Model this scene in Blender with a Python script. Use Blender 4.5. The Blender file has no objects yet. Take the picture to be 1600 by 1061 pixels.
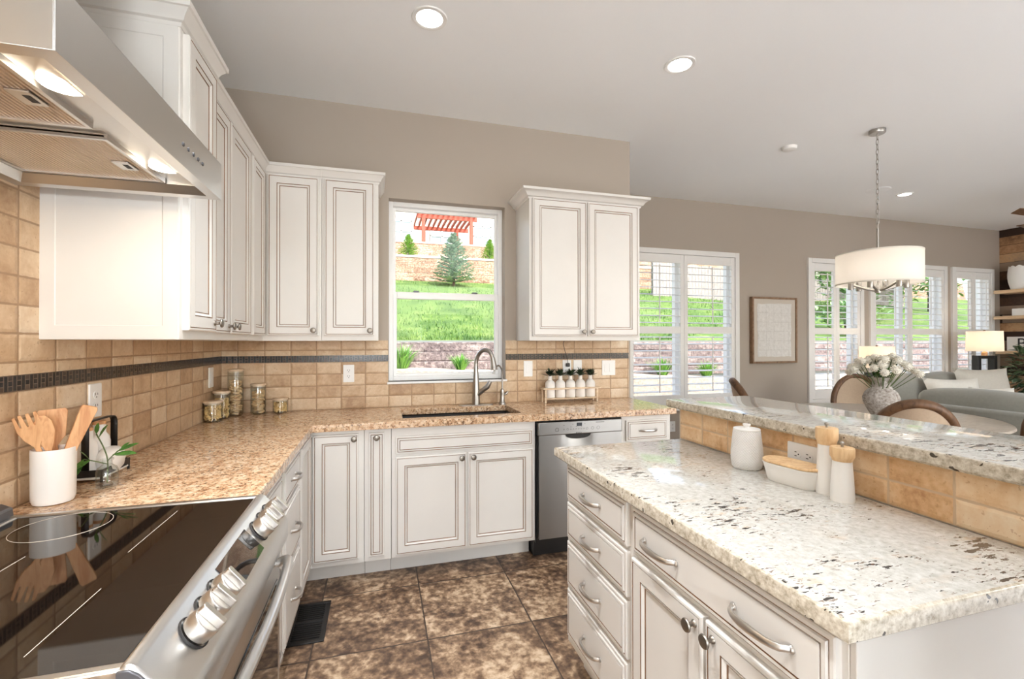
import bpy, math, random
from mathutils import Vector, Matrix
R = math.radians
PI = math.pi
scene = bpy.context.scene
COL = scene.collection
random.seed(7)

# ------------------------------------------------------------------ camera
CF, CYAW, CPITCH, CROLL, CH = 719.3169, 16.1349, .3026, -.0757, 1.3635
cam_data = bpy.data.cameras.new('camera')
cam_data.sensor_fit = 'HORIZONTAL'
cam_data.sensor_width = 36.0
cam_data.lens = 36.0 * CF / 1600.0
cam_data.clip_start = .02
cam_data.clip_end = 400
camera = bpy.data.objects.new('camera', cam_data)
COL.objects.link(camera)
_a, _b, _r = R(CYAW), R(CPITCH), R(CROLL)
fwd = Vector((math.sin(_a) * math.cos(_b), math.cos(_a) * math.cos(_b), math.sin(_b)))
rgt = Vector((math.cos(_a), -math.sin(_a), 0))
upv = rgt.cross(fwd)
rg2 = rgt * math.cos(_r) + upv * math.sin(_r)
up2 = -rgt * math.sin(_r) + upv * math.cos(_r)
camera.matrix_world = Matrix(((rg2.x, up2.x, -fwd.x, 0), (rg2.y, up2.y, -fwd.y, 0), (rg2.z, up2.z, -fwd.z, CH), (0, 0, 0, 1)))
scene.camera = camera

# ------------------------------------------------------------------ sky, sun, exposure
world = bpy.data.worlds.new('world')
scene.world = world
world.use_nodes = True
wn = world.node_tree.nodes
wl = world.node_tree.links
wn.clear()
w_out = wn.new('ShaderNodeOutputWorld')
w_bg = wn.new('ShaderNodeBackground')
w_sky = wn.new('ShaderNodeTexSky')
w_sky.sky_type = 'NISHITA'
w_sky.sun_disc = False
w_sky.sun_elevation = R(46)
w_sky.sun_rotation = R(150)
w_sky.air_density = 1.0
w_sky.dust_density = 2.5
w_sky.ozone_density = 1.0
w_bg.inputs['Strength'].default_value = .52
w_hsv = wn.new('ShaderNodeHueSaturation')
w_hsv.inputs['Saturation'].default_value = .7
wl.new(w_sky.outputs[0], w_hsv.inputs['Color'])
wl.new(w_hsv.outputs[0], w_bg.inputs['Color'])
wl.new(w_bg.outputs[0], w_out.inputs['Surface'])

sun_data = bpy.data.lights.new('sun', 'SUN')
sun_data.energy = 3.3
sun_data.angle = R(1.0)
sun_data.color = (.95, .975, 1.0)
sun = bpy.data.objects.new('sun', sun_data)
COL.objects.link(sun)
sun.rotation_euler = Vector((-.36, .80, -.92)).to_track_quat('-Z', 'Y').to_euler()

scene.view_settings.view_transform = 'Standard'
scene.view_settings.look = 'None'
scene.view_settings.exposure = 0.63
scene.view_settings.gamma = 1.0
scene.view_settings.use_curve_mapping = False
scene.cycles.use_denoising = True
scene.cycles.max_bounces = 10
scene.cycles.diffuse_bounces = 6
scene.cycles.glossy_bounces = 5
scene.cycles.transparent_max_bounces = 24
scene.cycles.caustics_reflective = False
scene.cycles.caustics_refractive = False
scene.cycles.sample_clamp_indirect = 6.0

BURNER_LINES = (((.416, .232), (.665, .232)), ((.072, .204), (.259, .204)), ((.30, .43), (.452, .426)))
DOWNLIGHT_W = 1.4
FILL_GLOBE_POWER = 60.0
HOOD_W = .75
PENDANT_W = 1.0
TABLE_LAMP_W = 2.0


# ------------------------------------------------------------------ materials
def lin(c):
    c = c / 255.0
    return c / 12.92 if c <= .04045 else ((c + .055) / 1.055) ** 2.4


def rgb(r, g, b):
    return (lin(r), lin(g), lin(b), 1.0)


class NT:
    """small wrapper to write node trees"""
    def __init__(self, name):
        self.m = bpy.data.materials.new(name)
        self.m.use_nodes = True
        self.n = self.m.node_tree.nodes
        self.l = self.m.node_tree.links
        self.n.clear()
        self.out = self.n.new('ShaderNodeOutputMaterial')
        self.b = self.n.new('ShaderNodeBsdfPrincipled')
        self.l.new(self.b.outputs[0], self.out.inputs['Surface'])

    def put(self, sock, v):
        if isinstance(v, bpy.types.NodeSocket):
            self.l.new(v, sock)
        elif v is not None:
            if hasattr(sock.default_value, '__len__') and not hasattr(v, '__len__'):
                v = [v] * len(sock.default_value)
            if hasattr(sock.default_value, '__len__') and len(v) != len(sock.default_value):
                v = list(v)[:len(sock.default_value)]
            sock.default_value = v

    def set(self, **k):
        for a, v in k.items():
            self.put(self.b.inputs[{'color': 'Base Color', 'rough': 'Roughness', 'metal': 'Metallic', 'spec': 'Specular IOR Level', 'normal': 'Normal', 'emit': 'Emission Color', 'power': 'Emission Strength', 'coat': 'Coat Weight', 'coatr': 'Coat Roughness', 'sheen': 'Sheen Weight', 'trans': 'Transmission Weight', 'ior': 'IOR', 'aniso': 'Anisotropic', 'sss': 'Subsurface Weight'}[a]], v)
        return self

    def math(self, op, a, b=None, c=None, clamp=False):
        n = self.n.new('ShaderNodeMath')
        n.operation = op
        n.use_clamp = clamp
        for i, v in enumerate((a, b, c)):
            self.put(n.inputs[i], v)
        return n.outputs[0]

    def coord(self, kind='Object'):
        return self.n.new('ShaderNodeTexCoord').outputs[kind]

    def map(self, vec, scale=(1, 1, 1), rot=(0, 0, 0), loc=(0, 0, 0)):
        n = self.n.new('ShaderNodeMapping')
        self.l.new(vec, n.inputs['Vector'])
        n.inputs['Scale'].default_value = scale
        n.inputs['Rotation'].default_value = rot
        n.inputs['Location'].default_value = loc
        return n.outputs[0]

    def noise(self, vec, scale, detail=4, rough=.55, dist=0.0, out=0):
        n = self.n.new('ShaderNodeTexNoise')
        if vec is not None:
            self.l.new(vec, n.inputs['Vector'])
        n.inputs['Scale'].default_value = scale
        n.inputs['Detail'].default_value = detail
        n.inputs['Roughness'].default_value = rough
        n.inputs['Distortion'].default_value = dist
        return n.outputs[out]

    def voro(self, vec, scale, feature='F1', out='Distance', rand=1.0):
        n = self.n.new('ShaderNodeTexVoronoi')
        n.feature = feature
        self.l.new(vec, n.inputs['Vector'])
        n.inputs['Scale'].default_value = scale
        n.inputs['Randomness'].default_value = rand
        return n.outputs[out]

    def ramp(self, fac, stops, interp='LINEAR'):
        n = self.n.new('ShaderNodeValToRGB')
        self.put(n.inputs[0], fac)
        r = n.color_ramp
        r.interpolation = interp
        while len(r.elements) > 1:
            r.elements.remove(r.elements[-1])
        r.elements[0].position = stops[0][0]
        r.elements[0].color = stops[0][1]
        for p, c in stops[1:]:
            e = r.elements.new(p)
            e.color = c
        return n.outputs[0]

    def mix(self, fac, a, b, mode='MIX'):
        n = self.n.new('ShaderNodeMix')
        n.data_type = 'RGBA'
        n.blend_type = mode
        self.put(n.inputs[0], fac)
        self.put(n.inputs[6], a)
        self.put(n.inputs[7], b)
        return n.outputs[2]

    def bump(self, h, strength=.2, dist=.01):
        n = self.n.new('ShaderNodeBump')
        n.inputs['Strength'].default_value = strength
        n.inputs['Distance'].default_value = dist
        self.l.new(h, n.inputs['Height'])
        self.l.new(n.outputs[0], self.b.inputs['Normal'])

    def sep(self, vec):
        n = self.n.new('ShaderNodeSeparateXYZ')
        self.l.new(vec, n.inputs[0])
        return n.outputs

    def comb(self, x=0, y=0, z=0):
        n = self.n.new('ShaderNodeCombineXYZ')
        for i, v in enumerate((x, y, z)):
            self.put(n.inputs[i], v)
        return n.outputs[0]

    def white(self, vec, out='Value'):
        n = self.n.new('ShaderNodeTexWhiteNoise')
        n.noise_dimensions = '3D'
        self.l.new(vec, n.inputs['Vector'])
        return n.outputs[out]


BW = [(0, (0, 0, 0, 1)), (1, (1, 1, 1, 1))]


def plain(name, col, rough=.5, metal=0.0, var=0.0, vscale=6.0, bump=0.0, bscale=80.0, **k):
    t = NT(name)
    t.set(color=col, rough=rough, metal=metal, **k)
    if var:
        f = t.noise(t.coord(), vscale, 4)
        d = tuple(c * (1 - var) for c in col[:3]) + (1,)
        e = tuple(min(1, c * (1 + var)) for c in col[:3]) + (1,)
        t.set(color=t.ramp(f, [(.3, d), (.7, e)]))
    if bump:
        t.bump(t.noise(t.coord(), bscale, 3), bump, .004)
    return t.m


def thin_glass(name, tint=(1, 1, 1, 1), refl=.9):
    t = NT(name)
    t.n.remove(t.b)
    tr = t.n.new('ShaderNodeBsdfTransparent')
    tr.inputs[0].default_value = tint
    gl = t.n.new('ShaderNodeBsdfGlossy')
    gl.inputs['Roughness'].default_value = .01
    fr = t.n.new('ShaderNodeLayerWeight')
    fr.inputs[0].default_value = .5
    mx = t.n.new('ShaderNodeMixShader')
    t.l.new(t.math('MULTIPLY', t.math('ADD', t.math('POWER', fr.outputs['Facing'], 4.5), .04), refl), mx.inputs[0])
    t.l.new(tr.outputs[0], mx.inputs[1])
    t.l.new(gl.outputs[0], mx.inputs[2])
    t.l.new(mx.outputs[0], t.out.inputs['Surface'])
    return t.m


def tiles(name, au, av, su, sv, ou, ov, grout, stops, grout_col, rough=.5, nscale=9, cellvar=.35, bump=.5, stagger=0.0, spec=.4, fine=60, pits=True, bevel=2.2, wf=.25):
    """rectangular tiles on two of the object's axes, with a colour of its own per tile"""
    t = NT(name)
    co = t.coord()
    s = t.sep(co)
    u = t.math('DIVIDE', t.math('SUBTRACT', s[au], ou), su)
    v = t.math('DIVIDE', t.math('SUBTRACT', s[av], ov), sv)
    fv = t.math('FLOOR', v)
    if stagger:
        rnd = t.white(t.comb(fv, 3.7, 1.1))
        u = t.math('ADD', u, t.math('MULTIPLY', rnd, stagger))
    fu = t.math('FLOOR', u)
    cu = t.math('SUBTRACT', u, fu)
    cv = t.math('SUBTRACT', v, fv)
    wob = t.math('MULTIPLY', t.math('SUBTRACT', t.noise(co, 45, 2), .5), grout * .9)
    eu = t.math('MULTIPLY', t.math('MINIMUM', cu, t.math('SUBTRACT', 1, cu)), su)
    ev = t.math('MULTIPLY', t.math('MINIMUM', cv, t.math('SUBTRACT', 1, cv)), sv)
    e = t.math('ADD', t.math('MINIMUM', eu, ev), wob)
    mask = t.math('SMOOTHSTEP' if False else 'DIVIDE', t.math('SUBTRACT', e, grout * .5), grout * .35, clamp=True)
    cell = t.white(t.comb(fu, fv, 0.5))
    off = t.n.new('ShaderNodeVectorMath')
    off.operation = 'ADD'
    t.l.new(co, off.inputs[0])
    t.l.new(t.comb(t.math('MULTIPLY', cell, 7.0), t.math('MULTIPLY', cell, 13.0), t.math('MULTIPLY', cell, 5.0)), off.inputs[1])
    n1 = t.noise(off.outputs[0], nscale, 6, .62, .6)
    n2 = t.noise(off.outputs[0], fine, 3)
    f = t.math('ADD', t.math('MULTIPLY', n1, 1 - wf), t.math('MULTIPLY', n2, wf))
    f = t.math('ADD', f, t.math('MULTIPLY', t.math('SUBTRACT', cell, .5), cellvar))
    col = t.ramp(f, stops)
    if pits:
        pv = t.math('LESS_THAN', t.noise(off.outputs[0], fine * 1.6, 2), .33)
        col = t.mix(t.math('MULTIPLY', pv, .45), col, stops[0][1])
    col = t.mix(mask, grout_col, col)
    t.set(color=col, rough=rough, spec=spec)
    hgt = t.math('DIVIDE', t.math('SUBTRACT', e, grout * .3), grout * bevel, clamp=True)
    t.bump(t.math('ADD', hgt, t.math('MULTIPLY', n2, .18)), bump, .004)
    return t.m


def mosaic(name, au, ou, zb, zt):
    """band of dark glass mosaic: a tall black bar beside a column of three small squares"""
    t = NT(name)
    co = t.coord()
    s = t.sep(co)
    P = .0315
    u = t.math('DIVIDE', t.math('SUBTRACT', s[au], ou), P)
    fu = t.math('FLOOR', u)
    cu = t.math('SUBTRACT', u, fu)
    v = t.math('DIVIDE', t.math('SUBTRACT', s[2], zb), zt - zb)
    bar = t.math('LESS_THAN', cu, .44)
    v3 = t.math('MULTIPLY', v, 3)
    c3 = t.math('SUBTRACT', v3, t.math('FLOOR', v3))
    mid = t.math('COMPARE', v, .5, .17)
    rnd = t.white(t.comb(fu, t.math('FLOOR', v3), 2.0))
    sq = t.ramp(rnd, [(0, rgb(30, 24, 22)), (.5, rgb(52, 40, 34)), (1, rgb(84, 66, 54))])
    sq = t.mix(mid, sq, rgb(14, 12, 12))
    col = t.mix(bar, sq, rgb(8, 7, 8))
    g = t.math('LESS_THAN', t.math('MINIMUM', t.math('ABSOLUTE', t.math('SUBTRACT', cu, .46)), t.math('MINIMUM', cu, t.math('SUBTRACT', 1, cu))), .05)
    g2 = t.math('MULTIPLY', t.math('LESS_THAN', t.math('MINIMUM', c3, t.math('SUBTRACT', 1, c3)), .09), t.math('SUBTRACT', 1, bar))
    ge = t.math('LESS_THAN', t.math('MINIMUM', v, t.math('SUBTRACT', 1, v)), .05)
    gr = t.math('MAXIMUM', t.math('MAXIMUM', g, g2), ge)
    col = t.mix(gr, col, rgb(92, 76, 62))
    t.set(color=col, rough=.2, spec=.4)
    return t.m


M = {}
M['cream'] = plain('cream_paint', rgb(224, 221, 216), .38, var=.025, vscale=3, spec=.35)
M['glaze'] = plain('brown_glaze', rgb(142, 108, 82), .5, var=.3, vscale=9)
M['wall'] = plain('greige_wall', rgb(178, 167, 154), .85, bump=.05, bscale=160)
M['ceiling'] = plain('white_ceiling', rgb(246, 247, 247), .9, bump=.06, bscale=120)
M['white'] = plain('white_trim', rgb(240, 239, 236), .4)
M['louver'] = plain('white_louver', rgb(243, 242, 239), .45)
M['vinyl'] = plain('white_vinyl', rgb(246, 246, 245), .35)
M['ceramic'] = plain('white_ceramic', rgb(240, 238, 234), .28, var=.02)
M['matte_white'] = plain('matte_white', rgb(238, 234, 228), .55)
M['plastic'] = plain('white_plastic', rgb(240, 240, 238), .35)
M['slot'] = plain('dark_slot', rgb(30, 28, 28), .6)
M['black'] = plain('black_metal', rgb(24, 22, 22), .4)
M['sink'] = plain('dark_sink', rgb(18, 15, 14), .35)
M['nickel'] = plain('brushed_nickel', rgb(176, 172, 166), .32, metal=1.0)
M['pewter'] = plain('pewter_knob', rgb(140, 133, 124), .38, metal=1.0, var=.1, vscale=60)
M['pull'] = plain('satin_pull', rgb(206, 203, 199), .3, metal=1.0)
M['mirror_dark'] = plain('dark_glass', rgb(12, 10, 10), .03, spec=.5)
M['cooktop'] = plain('cooktop_glass', rgb(16, 11, 9), .035, spec=.62)
M['wood_light'] = None
M['lens'] = plain('lamp_lens', (1, 1, 1, 1), .5, emit=(1, .96, .9, 1), power=7.0)
M['fill_globe_lit'] = plain('fill_globe_glow', (1, 1, 1, 1), .5, emit=(.85, .94, 1, 1), power=FILL_GLOBE_POWER)  # glow of the added fill globes behind the camera
M['hood_lens'] = plain('hood_lens', (1, 1, 1, 1), .5, emit=(1, .84, .64, 1), power=14.0)
M['pane'] = thin_glass('window_pane', (.98, .99, .985, 1), .25)
M['jar_glass'] = thin_glass('jar_glass', (.95, .965, .96, 1), 1.0)
M['soil'] = plain('soil', rgb(70, 52, 40), .9)
M['stem'] = plain('green_stem', rgb(88, 104, 58), .6)
M['linen'] = plain('linen', rgb(184, 162, 138), .9, var=.05, vscale=90, bump=.25, bscale=420, sheen=.3)
M['sofa'] = plain('grey_sofa_fabric', rgb(150, 148, 138), .92, var=.05, vscale=40, bump=.2, bscale=300, sheen=.25)
M['pillow'] = plain('oatmeal_fabric', rgb(206, 200, 188), .92, var=.04, vscale=50, bump=.2, bscale=350)
M['pillow_white'] = plain('white_fabric', rgb(228, 224, 214), .92, var=.03, vscale=50, bump=.2, bscale=350)
M['siding_trim'] = plain('white_house_trim', rgb(240, 238, 232), .6)
M['redwood'] = plain('red_stained_wood', rgb(176, 78, 58), .7, var=.15, vscale=3)
M['bark'] = plain('bark', rgb(92, 74, 58), .9, var=.25, vscale=12)
M['gravel'] = plain('gravel', rgb(180, 164, 148), .95, var=.3, vscale=26, bump=.6, bscale=60)
M['house_glass'] = plain('house_window_glass', rgb(150, 165, 172), .08)


def brushed(name, col, rough, axis_scale):
    t = NT(name)
    n = t.noise(t.map(t.coord(), axis_scale), 8, 3)
    t.set(color=col, metal=1.0, rough=t.ramp(n, [(.3, (rough * .93,) * 3 + (1,)), (.7, (rough * 1.07,) * 3 + (1,))]))
    return t.m


M['steel'] = brushed('stainless_steel', rgb(196, 194, 190), .3, (1, 1, 60))
M['steel_y'] = brushed('stainless_steel_long', rgb(208, 207, 205), .3, (60, 1, 60))
M['steel_dw'] = brushed('stainless_front', rgb(158, 158, 157), .36, (1, 1, 50))
M['grey_metal'] = plain('grey_enamel', rgb(98, 98, 102), .35, metal=.6)


def wood(name, dark, light, scale=(2, 22, 22), rough=.5, rot=(0, 0, 0), n=6):
    t = NT(name)
    v = t.map(t.coord(), scale, rot)
    f = t.noise(v, 3.0, n, .6, .8)
    t.set(color=t.ramp(f, [(.28, dark), (.55, light), (.8, tuple(min(1, c * 1.12) for c in light[:3]) + (1,))]), rough=rough)
    t.bump(f, .12, .002)
    return t.m


M['bamboo'] = wood('bamboo', rgb(205, 160, 112), rgb(232, 198, 152), (18, 18, 3))
M['utensil'] = wood('utensil_wood', rgb(192, 132, 84), rgb(222, 172, 124), (20, 20, 3))
M['pale_wood'] = wood('pale_wood', rgb(198, 168, 132), rgb(226, 206, 178), (3, 22, 22))
M['walnut'] = wood('brown_wood', rgb(66, 44, 28), rgb(112, 80, 54), (10, 10, 4))
M['table_wood'] = wood('limed_wood', rgb(150, 138, 124), rgb(190, 180, 166), (3, 26, 6), .3)
M['shelf_wood'] = wood('shelf_wood', rgb(190, 150, 112), rgb(222, 190, 152), (4, 2, 22))


def granite_brown():
    t = NT('brown_granite')
    co = t.coord()
    a = t.noise(co, 42, 5, .7)
    b = t.noise(co, 95, 4, .65)
    c = t.noise(co, 9, 3)
    base = t.ramp(a, [(.32, rgb(146, 104, 74)), (.44, rgb(196, 156, 120)), (.55, rgb(220, 190, 156)), (.7, rgb(236, 218, 194))])
    dark = t.math('LESS_THAN', t.math('ADD', b, t.math('MULTIPLY', t.math('SUBTRACT', c, .5), .12)), .425)
    col = t.mix(t.math('MULTIPLY', dark, .8), base, rgb(92, 62, 44))
    light = t.math('GREATER_THAN', b, .6)
    col = t.mix(t.math('MULTIPLY', light, .5), col, rgb(232, 214, 190))
    t.set(color=col, rough=.1, spec=.5)
    return t.m


def granite_white():
    t = NT('white_granite')
    co = t.coord()
    st = t.map(co, (7.5, 24, 24), (0, 0, R(-24)))
    st2 = t.map(co, (5, 13, 13), (0, 0, R(-24)))
    a = t.noise(co, 5, 5, .6, .5)
    g = t.noise(co, 60, 4, .7)
    base = t.ramp(g, [(.3, rgb(178, 175, 166)), (.5, rgb(200, 198, 191)), (.68, rgb(215, 214, 209))])
    grey = t.math('MULTIPLY', t.math('SUBTRACT', t.noise(co, 11, 4, .65), .52), 3.2, clamp=True)
    base = t.mix(t.math('MULTIPLY', grey, .55), base, rgb(196, 194, 186))
    patch = t.noise(co, 4.5, 3, .6)
    pm = t.math('MULTIPLY', t.math('SUBTRACT', patch, .44), 5.0, clamp=True)
    tan = t.math('MULTIPLY', t.math('SUBTRACT', t.noise(st2, 2.2, 5, .65), .56), 9.0, clamp=True)
    col = t.mix(t.math('MULTIPLY', t.math('MULTIPLY', tan, pm), .6), base, rgb(206, 168, 122))
    v = t.noise(st, 3.2, 3, .62)
    blk = t.math('GREATER_THAN', t.math('ADD', v, t.math('MULTIPLY', t.math('SUBTRACT', patch, .5), .80)), .668)
    col = t.mix(t.math('MULTIPLY', blk, .93), col, rgb(42, 34, 30))
    v2 = t.noise(st, 8.0, 2, .6)
    br = t.math('GREATER_THAN', t.math('ADD', v2, t.math('MULTIPLY', t.math('SUBTRACT', patch, .5), .55)), .672)
    col = t.mix(t.math('MULTIPLY', br, .75), col, rgb(110, 84, 66))
    t.set(color=col, rough=.07, spec=.5)
    return t.m


def granite_edge():
    t = NT('white_granite_edge')
    co = t.coord()
    g = t.noise(co, 70, 4, .7)
    base = t.ramp(g, [(.3, rgb(150, 138, 118)), (.48, rgb(196, 186, 168)), (.66, rgb(224, 218, 204))])
    v = t.noise(co, 36, 2, .6)
    blk = t.math('GREATER_THAN', t.math('ADD', v, t.math('MULTIPLY', t.math('SUBTRACT', t.noise(co, 6, 2), .5), .3)), .68)
    col = t.mix(t.math('MULTIPLY', blk, .9), base, rgb(46, 38, 32))
    t.set(color=col, rough=.15, spec=.5)
    return t.m


M['granite_brown'] = granite_brown()
M['granite_white'] = granite_white()
M['granite_edge'] = granite_edge()
TRAV = [(.2, rgb(164, 130, 98)), (.42, rgb(198, 168, 134)), (.58, rgb(214, 189, 157)), (.8, rgb(232, 216, 192))]
TRAV_ORANGE = [(.26, rgb(186, 138, 94)), (.4, rgb(220, 180, 134)), (.55, rgb(233, 202, 162)), (.75, rgb(243, 224, 194))]
GROUT = rgb(164, 134, 104)
M['tile_back'] = tiles('travertine_back', 0, 2, .1545, .0791, .066, .914, .0045, TRAV, GROUT, .42, 7, .3, .6)
M['tile_left'] = tiles('travertine_left', 1, 2, .1545, .0791, 3.29, .914, .0045, TRAV, GROUT, .42, 7, .3, .6)
M['tile_bar'] = tiles('travertine_bar', 1, 2, .152, .0685, 1.845, .914, .0045, TRAV_ORANGE, rgb(206, 178, 146), .42, 8, .25, .6)
M['mosaic_back'] = mosaic('mosaic_back', 0, -.96, 1.2304, 1.2748)
M['mosaic_left'] = mosaic('mosaic_left', 1, 3.30, 1.2304, 1.2748)
M['floor'] = tiles('slate_floor_tile', 0, 1, .5008, .5008, .2158, 2.1401, .005,
                   [(.38, rgb(70, 53, 43)), (.46, rgb(108, 85, 67)), (.52, rgb(144, 118, 94)), (.575, rgb(182, 156, 128)), (.65, rgb(208, 186, 160))], rgb(66, 54, 46), .42, 6.0, .05, .35, fine=30, wf=.42, pits=True, bevel=1.5)
M['planks'] = tiles('reclaimed_planks', 1, 2, 1.3, .125, 0, 0, .003,
                    [(.1, rgb(58, 40, 30)), (.32, rgb(92, 66, 48)), (.5, rgb(168, 126, 90)), (.66, rgb(196, 158, 118)), (.9, rgb(150, 130, 112))], rgb(30, 22, 18), .7, 3, 1.6, .3, stagger=.9, fine=30, pits=False)


def block_wall(name, stops, su, sv, mortar):
    t = NT(name)
    br = t.n.new('ShaderNodeTexBrick')
    s = t.sep(t.coord())
    t.l.new(t.comb(s[0], s[2], s[1]), br.inputs['Vector'])
    br.inputs['Scale'].default_value = 1.0
    br.inputs['Brick Width'].default_value = su
    br.inputs['Row Height'].default_value = sv
    br.inputs['Mortar Size'].default_value = .005
    br.inputs['Mortar Smooth'].default_value = .4
    br.inputs['Color1'].default_value = (.2, .2, .2, 1)
    br.inputs['Color2'].default_value = (.8, .8, .8, 1)
    n = t.noise(t.coord(), 16, 5, .65)
    f = t.math('ADD', t.math('MULTIPLY', n, .8), t.math('MULTIPLY', br.outputs[0], .22))
    col = t.mix(br.outputs['Fac'], t.ramp(f, stops), mortar)
    t.set(color=col, rough=.9)
    t.bump(t.math('SUBTRACT', n, br.outputs['Fac']), .8, .05)
    return t.m


M['block_mauve'] = block_wall('mauve_block', [(.34, rgb(74, 62, 62)), (.5, rgb(128, 112, 108)), (.68, rgb(178, 162, 154))], .42, .165, rgb(120, 104, 98))
M['block_tan'] = block_wall('tan_block', [(.34, rgb(112, 82, 64)), (.5, rgb(164, 130, 106)), (.68, rgb(206, 178, 154))], .45, .2, rgb(150, 124, 104))
M['cap'] = plain('wall_cap', rgb(216, 192, 172), .9, var=.12, vscale=5)


def siding():
    t = NT('lap_siding')
    s = t.sep(t.coord())
    v = t.math('DIVIDE', s[2], .18)
    c = t.math('SUBTRACT', v, t.math('FLOOR', v))
    line = t.math('LESS_THAN', c, .08)
    t.set(color=t.mix(line, rgb(226, 222, 212), rgb(170, 166, 158)), rough=.7)
    t.bump(c, .6, .02)
    return t.m


M['siding'] = siding()


def lawn_mat():
    t = NT('lawn')
    co = t.coord()
    f = t.math('ADD', t.math('MULTIPLY', t.noise(co, 1.2, 5, .7), .5), t.math('MULTIPLY', t.noise(co, 22, 4, .7), .5))
    t.set(color=t.ramp(f, [(.34, rgb(44, 76, 24)), (.46, rgb(76, 104, 38)), (.56, rgb(106, 130, 54)), (.68, rgb(160, 152, 104))]), rough=.9)
    t.bump(t.noise(co, 30, 4), .8, .05)
    return t.m


M['lawn'] = lawn_mat()


def leafy(name, stops, scale=3.0, rough=.55, trans=.0):
    t = NT(name)
    n = t.noise(t.coord(), scale, 3)
    t.set(color=t.ramp(n, stops), rough=rough)
    return t.m


M['grass_blade'] = leafy('grass_blade', [(.35, rgb(48, 84, 24)), (.5, rgb(78, 114, 40)), (.65, rgb(122, 146, 66))], 2)
M['clump_grass'] = leafy('clump_grass', [(.35, rgb(64, 120, 40)), (.6, rgb(122, 174, 66))], 9)
M['spruce'] = leafy('blue_spruce', [(.3, rgb(124, 142, 128)), (.5, rgb(168, 184, 168)), (.7, rgb(204, 214, 196))], 5)
M['conifer'] = leafy('bright_conifer', [(.3, rgb(74, 122, 40)), (.6, rgb(150, 190, 74))], 5)
M['shrub'] = leafy('green_shrub', [(.3, rgb(92, 130, 80)), (.55, rgb(136, 168, 108)), (.75, rgb(184, 202, 150))], 2)
M['fig'] = leafy('fig_leaf', [(.3, rgb(44, 68, 42)), (.52, rgb(88, 114, 78)), (.68, rgb(150, 168, 134))], 8, .35)
M['sprig'] = leafy('sprig_leaf', [(.3, rgb(30, 44, 30)), (.7, rgb(58, 78, 50))], 40, .5)
M['leaf'] = leafy('bright_leaf', [(.3, rgb(52, 98, 42)), (.6, rgb(92, 146, 66))], 30, .35)
M['bloom'] = plain('white_bloom', rgb(238, 234, 222), .9, var=.06, vscale=120, bump=.8, bscale=160)
M['pasta'] = plain('dry_pasta', rgb(232, 196, 134), .6, var=.16, vscale=50)
M['cracker'] = plain('crackers', rgb(222, 188, 142), .7, var=.14, vscale=40)
M['shade'] = None


def lamp_shade(name, col, power):
    t = NT(name)
    t.n.remove(t.b)
    d = t.n.new('ShaderNodeBsdfDiffuse')
    d.inputs[0].default_value = col
    tl = t.n.new('ShaderNodeBsdfTranslucent')
    tl.inputs[0].default_value = col
    mx = t.n.new('ShaderNodeMixShader')
    mx.inputs[0].default_value = .5
    t.l.new(d.outputs[0], mx.inputs[1])
    t.l.new(tl.outputs[0], mx.inputs[2])
    t.l.new(mx.outputs[0], t.out.inputs['Surface'])
    return t.m


M['shade'] = lamp_shade('white_linen_shade', rgb(246, 240, 232), 0)


def stone():
    t = NT('mottled_stone')
    n = t.noise(t.coord(), 55, 5, .7)
    b = t.noise(t.coord(), 14, 3)
    t.set(color=t.ramp(t.math('ADD', t.math('MULTIPLY', n, .7), t.math('MULTIPLY', b, .3)), [(.35, rgb(128, 116, 106)), (.5, rgb(176, 168, 160)), (.64, rgb(212, 208, 202))]), rough=.85)
    t.bump(n, .4, .006)
    return t.m


M['stone'] = stone()


def canvas_art():
    t = NT('plaster_canvas')
    co = t.coord()
    s = t.sep(co)
    n = t.noise(co, 26, 4, .7)
    gx = t.math('ABSOLUTE', t.math('SUBTRACT', t.math('FRACT', t.math('MULTIPLY', t.math('ADD', s[0], t.math('MULTIPLY', n, .03)), 9)), .5))
    gz = t.math('ABSOLUTE', t.math('SUBTRACT', t.math('FRACT', t.math('MULTIPLY', t.math('ADD', s[2], t.math('MULTIPLY', n, .03)), 9)), .5))
    ln = t.math('GREATER_THAN', t.math('MAXIMUM', gx, gz), .475)
    t.set(color=t.mix(t.math('MULTIPLY', ln, .35), t.ramp(n, [(.3, rgb(214, 211, 205)), (.7, rgb(234, 232, 228))]), rgb(186, 182, 176)), rough=.9)
    t.bump(n, .5, .01)
    return t.m


M['art'] = canvas_art()
M['art_mat'] = plain('linen_mat', rgb(206, 197, 184), .9)
M['frame_wood'] = wood('frame_wood', rgb(112, 84, 62), rgb(150, 120, 94), (6, 20, 6))


def filter_mat():
    t = NT('baffle_filter')
    s = t.sep(t.coord())
    c = t.math('SINE', t.math('MULTIPLY', s[1], 2 * PI / .0085))
    t.set(color=rgb(206, 186, 166), metal=.9, rough=.35)
    t.bump(c, .9, .003)
    return t.m


M['filter'] = filter_mat()


def textured_canister():
    t = NT('quilted_white_ceramic')
    t.set(color=rgb(240, 238, 235), rough=.35)
    s = t.sep(t.coord())
    ang = t.math('ARCTAN2', s[1], s[0])
    a = t.math('ADD', t.math('MULTIPLY', ang, 18), t.math('MULTIPLY', s[2], 330))
    b = t.math('SUBTRACT', t.math('MULTIPLY', ang, 18), t.math('MULTIPLY', s[2], 330))
    h = t.math('MAXIMUM', t.math('ABSOLUTE', t.math('SINE', a)), t.math('ABSOLUTE', t.math('SINE', b)))
    t.bump(h, .7, .004)
    return t.m


M['quilted'] = textured_canister()


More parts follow.
